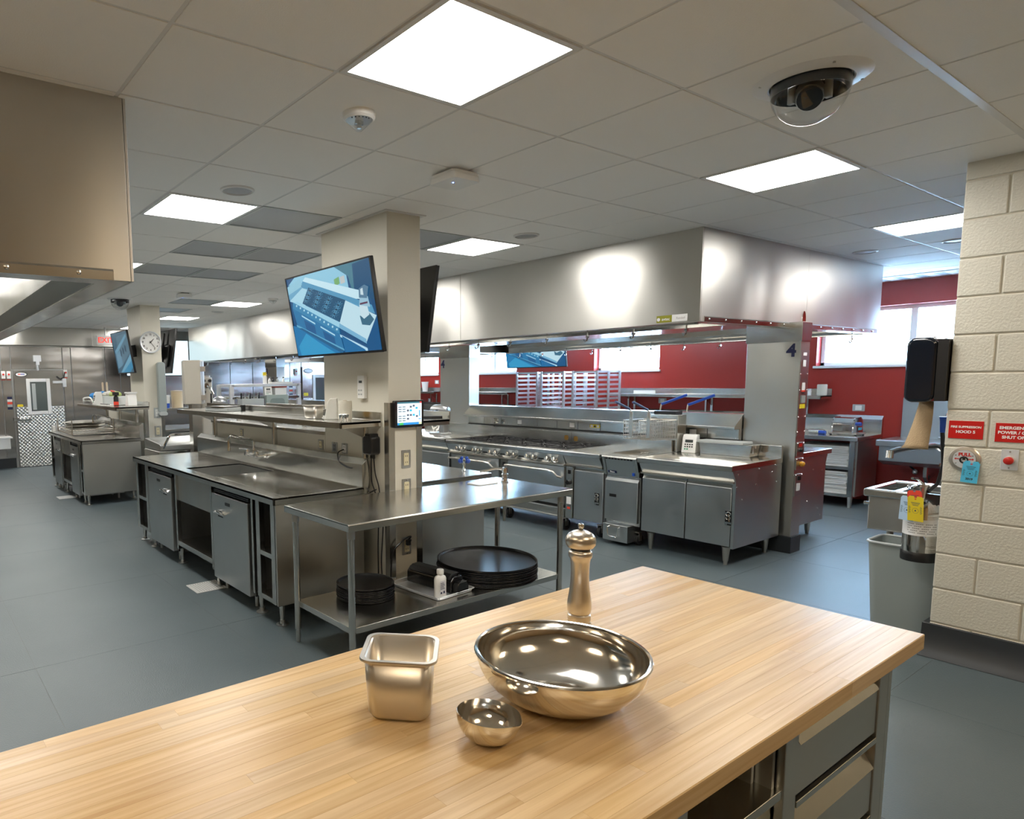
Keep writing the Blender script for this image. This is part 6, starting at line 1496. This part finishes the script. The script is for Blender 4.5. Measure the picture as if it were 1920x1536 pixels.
cable('left black cable dropping from the power adapter to the counter', [(2.047, 1.837, 1.13), (2.055, 1.85, 1.05), (2.06, 1.85, .95), (2.065, 1.82, .88), (2.066, 1.78, .76), (2.066, 1.79, .45), (2.06, 1.78, .1), (2.02, 1.72, .012)])
cable('right black cable dropping from the power adapter to the floor', [(2.047, 1.805, 1.13), (2.055, 1.80, 1.02), (2.06, 1.77, .94), (2.06, 1.755, .88), (2.07, 1.73, .67), (2.066, 1.75, .36), (2.06, 1.72, .12), (2.0, 1.66, .012)])
cable('short black cable looping from the white data outlet', [(2.075, 2.249, 1.162), (2.02, 2.249, 1.138), (1.985, 2.17, 1.075), (1.98, 2.02, 1.045), (2.02, 1.93, 1.07), (2.05, 1.87, 1.06)])
cable('black cord from the low outlet bending down under the work table', [(2.238, 1.66, .515), (2.25, 1.63, .55), (2.21, 1.625, .55), (2.15, 1.625, .52), (2.09, 1.64, .45), (2.075, 1.645, .30), (2.07, 1.645, .12), (2.11, 1.64, .012)], .006)
t = thing('black_plug', 'black plug pushed into the low outlet under the work table', 'plug', (2.238, 1.65, .49)); obj('body', MB().rbox(2.22, 1.63, .485, 2.256, 1.661, .525, .01), BLACK, t, bevel=.004); obj('strain_relief', MB().cyl((2.238, 1.63, .51), (2.24, 1.62, .53), .008), BLACK, t)
cable('black cable sagging in a loop below the back of the work table', [(2.062, 1.80, .90), (2.05, 1.88, .86), (2.03, 1.90, .80), (2.03, 1.86, .745), (2.04, 1.78, .735), (2.06, 1.73, .77), (2.062, 1.715, .84)])
# orange cloth, kettle, control box between the two stations
o = obj('orange_cloth', MB().prism([(4.98, .93), (5.10, .93), (5.08, 1.02), (5.03, 1.10), (5.0, 1.0)], 'x', 2.06, 2.10), ORANGE, None, bevel=.008, seg=2, label='orange cloth tucked behind the end of the near sink counter', cat='cloth')
t = thing('tilting_pan', 'low steel tilting pan with a tubular handle beyond the near sink counter', 'tilting pan', (2.1, 6.2, 0))
obj('pan_body', MB().box(1.80, 6.02, .55, 2.62, 6.6, .86), ST, t, bevel=.01); obj('lid', MB().prism([(6.0, .861), (6.0, .93), (6.04, .95), (6.62, .99), (6.62, .861)], 'x', 1.82, 2.6), STD, t, bevel=.01)
obj('handle', smooth_tube([(1.86, 6.02, .88), (1.9, 5.96, 1.0), (1.95, 5.95, 1.06), (2.12, 5.95, 1.065), (2.22, 5.95, 1.055), (2.27, 5.97, 1.0), (2.28, 6.02, .9)], .016), CHR, t)
for x in (1.9, 2.5):
    for y in (6.1, 6.5): obj('leg', MB().cyl((x, y, 0), (x, y, .56), .03), SAT, t)
t = thing('control_cabinet', 'tall beige hinged control box on a post beyond the near sink counter', 'control box', (2.25, 5.75, 0))
obj('case', MB().prism([(2.02, 5.62), (2.20, 5.55), (2.29, 5.66), (2.29, 5.82), (2.08, 5.86)], 'z', 1.44, 1.965), BEIGE, t, bevel=.008)
obj('door_seam', MB().box(2.233, 5.59, 1.46, 2.237, 5.6, 1.95), DARK, t)
for z in (1.52, 1.86): obj('hinge', MB().box(2.2, 5.545, z-.03, 2.26, 5.60, z+.03), SAT, t)
obj('post', MB().box(2.12, 5.66, 0, 2.24, 5.78, 1.45), ST, t)
t = thing('control_column', 'beige steel control column with black knobs and a lever', 'control box', (2.36, 5.85, 0))
obj('column', MB().rbox(2.32, 5.85, 0, 2.47, 5.98, 1.76, .02), BEIGE, t, bevel=.006); obj('top', MB().rbox(2.33, 5.86, 1.76, 2.45, 5.97, 1.785, .02), SAT, t)
for x, z in ((2.352, 1.72), (2.43, 1.72), (2.352, 1.58)): obj('knob', MB().cyl((x, 5.85, z), (x, 5.828, z), .02), BLACK, t)
obj('lever', MB().tube([(2.38, 5.84, 1.66), (2.42, 5.8, 1.63), (2.45, 5.79, 1.55)], .014).cyl((2.38, 5.85, 1.66), (2.38, 5.82, 1.66), .03), CHR, t); obj('slot', MB().box(2.435, 5.847, 1.35, 2.455, 5.851, 1.56), DARK, t)
# tall equipment rack with cutlery and grey tray, seen above the near overshelf
t = thing('wire_shelf_frame', 'pale steel frame shelf with round uprights seen above the near overshelf', 'shelf', (3.55, 6.9, 0))
fx0, fx1, fy = 3.05, 4.12, 6.6
for x in (fx0, fx1): 
    for y in (fy, fy+.45): obj('post', MB().box(x-.03, y-.02, 0, x+.03, y+.02, 1.66), ALU, t)
for z in (1.625, 1.45, 1.22, .9): obj('shelf_board', MB().box(fx0, fy-.02, z, fx1, fy+.47, z+.04), ALU if z > 1.6 else ST, t, bevel=.003)
t = thing('cutlery_caddy', 'grey perforated caddy full of utensils on the frame shelf', 'caddy', (3.33, 6.5, 1.261))
obj('box', MB().box(3.12, 6.42, 1.262, 3.46, 6.57, 1.46), GREYL, t, bevel=.004)
for k in range(7): obj('utensil', MB().cyl((3.15+.045*k, 6.5, 1.4), (3.13+.045*k+.02*(k % 3), 6.46, 1.545), .011), (BLACK, CHR, CHR)[k % 3], t)
t = thing('grey_tub', 'grey plastic tub standing on edge with a rounded recess, on the frame shelf', 'tub', (3.66, 6.4, 1.261))
obj('panel', MB().rbox(3.49, 6.40, 1.262, 3.84, 6.46, 1.51, .02, 'y'), mat('sage_plastic', (.30, .36, .34), .45), t, bevel=.005); obj('recess', MB().rbox(3.545, 6.394, 1.262, 3.775, 6.402, 1.46, .05, 'y'), mat('sage_recess_shade', (.2, .25, .24), .5), t)  # recess is a flat plate, its shade put into the darker tone
timer_box('far_scale', 'white scale with dark display on the frame shelf behind the grey tub', Matrix.Translation((3.62, 6.62, 1.491)) @ RZ(math.radians(80), 4, 'Z'), .9)
t = thing('white_tub', 'white square food container on the frame shelf', 'container', (3.85, 6.75, 1.491)); obj('body', MB().box(3.74, 6.62, 1.492, 3.93, 6.8, 1.61), WHITE, t, bevel=.006); obj('red_lid_edge', MB().box(3.735, 6.615, 1.61, 3.935, 6.805, 1.625), REDT, t)
t = thing('spray_bottle', 'white bottle with yellow cap on top of the frame shelf', 'bottle', (3.33, 6.7, 1.666)); obj('body', MB().lathe([(0, 0), (.03, 0), (.03, .10), (.018, .12), (0, .12)], (3.62, 6.7, 1.667), 16), WHITE, t); obj('yellow_cap', MB().lathe([(0, .12), (.03, .12), (.026, .165), (0, .165)], (3.62, 6.7, 1.667), 16), YELT, t)
for k, (x, m_) in enumerate(((3.72, WHITE), (3.78, BLACK), (3.85, GREYL), (3.95, WHITE))):
    t = thing('small_bottle', ('white', 'black', 'grey', 'second white')[k]+' small bottle in the row on top of the frame shelf', 'bottle', (x, 6.75, 1.666)); obj('body', MB().lathe([(0, 0), (.022, 0), (.022, .05), (.01, .065), (.01, .08), (0, .08)], (x, 6.75, 1.667), 14), m_, t); obj('cap', MB().lathe([(0, .08), (.011, .08), (.011, .095), (0, .095)], (x, 6.75, 1.667), 12), BLACK, t)
t = thing('white_tray', 'shallow white tray with odds and ends on top of the frame shelf', 'tray', (3.85, 6.62, 1.666)); obj('tray', MB().rbox(3.68, 6.585, 1.6655, 4.02, 6.66, 1.685, .015), WHITE, t); obj('rim', MB().box(3.67, 6.58, 1.685, 4.03, 6.665, 1.69), WHITE, t)
t = thing('bread_slicer', 'grey steel appliance with a rounded head left of the frame shelf', 'appliance', (2.9, 6.6, 0)); obj('stand', MB().box(2.72, 6.5, 0, 3.0, 6.85, 1.26), ST, t); obj('head', MB().ball((2.87, 6.6, 1.42), .11, 16, (1, 1, .8)), SIL, t); obj('arm', MB().box(2.78, 6.52, 1.26, 2.96, 6.7, 1.36), SIL, t, bevel=.01)
# far shelf: tub, cup, etc beside the clock pillar
t = thing('far_prep_table', 'steel table with a shelf beyond the clock pillar', 'table', (3.3, 9.6, 0)); obj('worktop', MB().box(2.6, 9.0, .87, 4.3, 10.2, .91), ST, t, bevel=.003); obj('shelf', MB().box(2.6, 9.0, 1.23, 4.3, 9.4, 1.27), ST, t, bevel=.003)
for x in (2.65, 4.25):
    for y in (9.05, 10.1): obj('leg', MB().cyl((x, y, 0), (x, y, .87 if y > 10 else 1.24), .025), ST, t)
t = thing('cream_tub', 'cream coloured tub with a lid on the shelf right of the clock pillar', 'tub', (3.15, 9.15, 1.271)); obj('body', MB().lathe([(0, 0), (.095, 0), (.10, .27), (0, .27)], (3.16, 9.15, 1.271), 24), mat('cream_tub', (.72, .58, .38), .5), t); obj('lid', MB().lathe([(0, .27), (.104, .27), (.104, .29), (0, .295)], (3.16, 9.15, 1.271), 24), mat('tub_lid', (.6, .5, .36), .5), t)
t = thing('white_blue_cup', 'white cup with a blue base beside the cream tub', 'cup', (2.98, 9.12, 1.271)); obj('body', MB().lathe([(0, .08), (.045, .08), (.05, .22), (0, .22)], (2.97, 9.12, 1.271), 18), WHITE, t); obj('blue_base', MB().lathe([(0, 0), (.043, 0), (.045, .08), (0, .08)], (2.97, 9.12, 1.271), 18), BLUEP, t)
t = thing('stool_pan', 'low steel pan and lid on the floor side of the clock pillar', 'pan', (2.2, 7.2, 0)); obj('stand', MB().box(2.16, 6.95, 0, 2.6, 7.4, .80), STD, t, bevel=.006); obj('pan', MB().rbox(2.14, 6.93, .80, 2.62, 7.42, .86, .03), ST, t, bevel=.004)
# far overshelf
ZF = 1.3755
timer_box('far_shelf_scale', 'white wedge shaped scale on the far overshelf', Matrix.Translation((1.80, 8.95, ZF)), 1.2)
BLUEC = mat('blue_cloth', (.02, .25, .65), .7)
t = thing('blue_glove', 'bright blue cloth bundle on the far overshelf behind the scale', 'cloth', (1.86, 9.3, ZF)); obj('bundle', MB().ball((1.84, 9.35, ZF+.13), .07, 12, (1, 1.2, .7)).ball((1.93, 9.15, ZF+.17), .06, 12, (1, 1.4, .6)), BLUEC, t); obj('fold', MB().ball((1.9, 9.0, ZF+.16), .05, 10, (1, 1.5, .5)), BLUEC, t)
t = thing('white_bin', 'white plastic bin with towels on the far overshelf', 'bin', (1.98, 8.6, ZF)); obj('bin', MB().box(1.86, 8.1, ZF+.001, 2.1, 9.2, ZF+.13), mat('milk_plastic', (.7, .74, .74), .4), t, bevel=.01)
for k, (c, y) in enumerate((((.7, .7, .62), 8.9), ((.5, .6, .2), 8.45), ((.75, .72, .66), 8.65))): obj('towel', MB().ball((1.95, y, ZF+.15+.01*k), .09, 12, (1, 1.8, .55)), mat('towel_%d' % k, c, .9), t)
for k in range(2):
    t = thing('rolling_pin', ('left', 'right')[k]+' pale wooden stick standing up on the far overshelf', 'stick', (2.02, 9.5-.25*k, ZF)); obj('stick', MB().cyl((2.03, 9.5-.27*k, ZF+.001), (2.03, 9.52-.27*k, ZF+.33), .016, n=10), mat('pale_wood', (.72, .58, .40), .6), t); obj('end_knob', MB().ball((2.03, 9.52-.27*k, ZF+.335), .016, 8), mat('pale_wood'), t)
t = thing('blow_torch', 'black and red kitchen torch on the far overshelf', 'torch', (1.84, 8.0, ZF)); obj('gas_can', MB().lathe([(0, 0), (.035, 0), (.035, .12), (.02, .15), (0, .15)], (1.84, 8.0, ZF+.001), 18), BLACK, t); obj('red_band', MB().lathe([(.0355, .01), (.036, .01), (.036, .06), (.0355, .06)], (1.84, 8.0, ZF), 18), REDT, t); obj('head', MB().box(1.81, 7.93, ZF+.15, 1.87, 8.08, ZF+.2).tube([(1.84, 8.05, ZF+.19), (1.84, 8.2, ZF+.21)], .012), BLACK, t, bevel=.006); obj('red_nozzle', MB().cyl((1.84, 8.08, ZF+.2), (1.84, 8.24, ZF+.215), .014), REDT, t)
t = thing('measuring_jug', 'white food container with a dark window by the clock pillar on the far overshelf', 'container', (1.95, 7.75, ZF)); obj('body', MB().prism([(7.66, 0), (7.82, 0), (7.79, .18), (7.69, .18)], 'x', 1.92, 2.05), WHITE, t, bevel=.006)
for v in t.children[0].data.vertices: v.co.z += ZF+.001
obj('lid', MB().box(1.91, 7.68, ZF+.18, 2.06, 7.80, ZF+.2), WHITE, t)
t = thing('utensil_roll', 'white cloth with small tools lying at the front of the far overshelf', 'cloth', (1.76, 8.3, ZF)); obj('cloth', MB().rbox(1.69, 8.05, ZF+.0005, 1.84, 8.6, ZF+.012, .03), WHITE, t, bevel=.004); obj('tools', MB().cyl((1.74, 8.12, ZF+.018), (1.74, 8.5, ZF+.018), .007).cyl((1.78, 8.15, ZF+.018), (1.77, 8.45, ZF+.018), .006), BLACK, t)
t = thing('white_handle_pan', 'pan with a white loop handle on the far overshelf', 'pan', (1.9, 9.4, ZF)); obj('pan', MB().rbox(1.72, 9.15, ZF+.001, 1.86, 9.6, ZF+.05, .04), STD, t, bevel=.004); obj('loop_handle', smooth_tube([(1.74, 9.62, ZF+.02), (1.73, 9.6, ZF+.08), (1.73, 9.4, ZF+.10), (1.73, 9.1, ZF+.10), (1.74, 9.0, ZF+.03)], .012), WHITE, t)
# drying rack and lids on the far sink counter
t = thing('drying_rack', 'wire drying rack standing over the far sink', 'rack', (1.6, 9.1, .92))
m_ = MB()
for z in (.935, 1.0): m_.tube([(1.34, 8.65, z), (1.95, 8.65, z), (1.95, 9.75, z), (1.34, 9.75, z)], .006, 6, closed=True)
for k in range(12): m_.cyl((1.34+.055*k, 8.65, .94), (1.34+.055*k, 9.75, .94), .003, n=4)
for k in range(20): m_.cyl((1.34, 8.65+.058*k, 1.0), (1.34, 8.65+.058*k, .935), .003, n=4); m_.cyl((1.95, 8.65+.058*k, 1.0), (1.95, 8.65+.058*k, .935), .003, n=4)
o = obj('wire_basket', m_, SAT, t); o['kind'] = 'stuff'
for x, y in ((1.34, 8.65), (1.95, 8.65), (1.34, 9.75), (1.95, 9.75)): obj('corner_post', MB().cyl((x, y, .921), (x, y, 1.16), .008), SAT, t)
for k in range(3):
    x, y, z = 1.64, 9.2, 1.003+.045*k
    o = obj('pan_lid', MB().lathe([(0, .03), (.05, .029), (.25, .018), (.30, .006), (.305, 0), (.295, 0), (.24, .012), (0, .024)], (x, y, z), 40), PANS, None, org=(x, y, z), label=('lowest', 'middle', 'topmost')[k]+' round steel lid of the stack on the drying rack', cat='lid', group='steel lids on the drying rack')
t = thing('silver_bottle', 'silver bottle at the far corner of the far sink counter', 'bottle', (1.33, 9.85, .92)); obj('body', MB().lathe([(0, 0), (.028, 0), (.028, .12), (.012, .15), (.012, .17), (0, .17)], (1.34, 9.8, .921), 16), ALU, t); obj('cap', MB().lathe([(0, .17), (.013, .17), (.013, .19), (0, .19)], (1.34, 9.8, .921), 12), GREYL, t)
t = thing('white_cup', 'small white cup at the far corner of the far sink counter', 'cup', (1.3, 9.93, .92)); obj('cup', MB().lathe([(0, 0), (.035, 0), (.04, .09), (.036, .09), (.03, .005), (0, .005)], (1.31, 9.94, .921), 18), WHITE, t); obj('rim', MB().tube([(1.31+.039*math.cos(q), 9.94+.039*math.sin(q), 1.011) for q in [math.radians(a) for a in range(0, 360, 24)]], .003, 5, closed=True), WHITE, t)
# floor drain grate by the sink counters
def grate(label, x, y, s=.13):
    t = thing('floor_drain', label, 'drain', (x, y, 0)); obj('frame', MB().box(x-s, y-s, .0005, x+s, y-s+.012, .005).box(x-s, y+s-.012, .0005, x+s, y+s, .005).box(x-s, y-s+.012, .0005, x-s+.012, y+s-.012, .005).box(x+s-.012, y-s+.012, .0005, x+s, y+s-.012, .005), mat('drain_white', (.62, .63, .63), .4), t)
    m_ = MB()
    for k in range(11): m_.box(x-s+.016+.0205*k, y-s+.012, .0008, x-s+.028+.0205*k, y+s-.012, .004); m_.box(x-s+.012, y-s+.016+.0205*k, .0008, x+s-.012, y-s+.024+.0205*k, .0035)
    o = obj('grid', m_, MATS['drain_white'], t); o['kind'] = 'stuff'
    obj('sump', MB().box(x-s+.005, y-s+.005, .0002, x+s-.005, y+s-.005, .0006), DARK, t)
grate('square white floor drain grate in front of the near sink counter', 1.22, 3.08); grate('square white floor drain grate in front of the far sink counter', 1.2, 8.6)
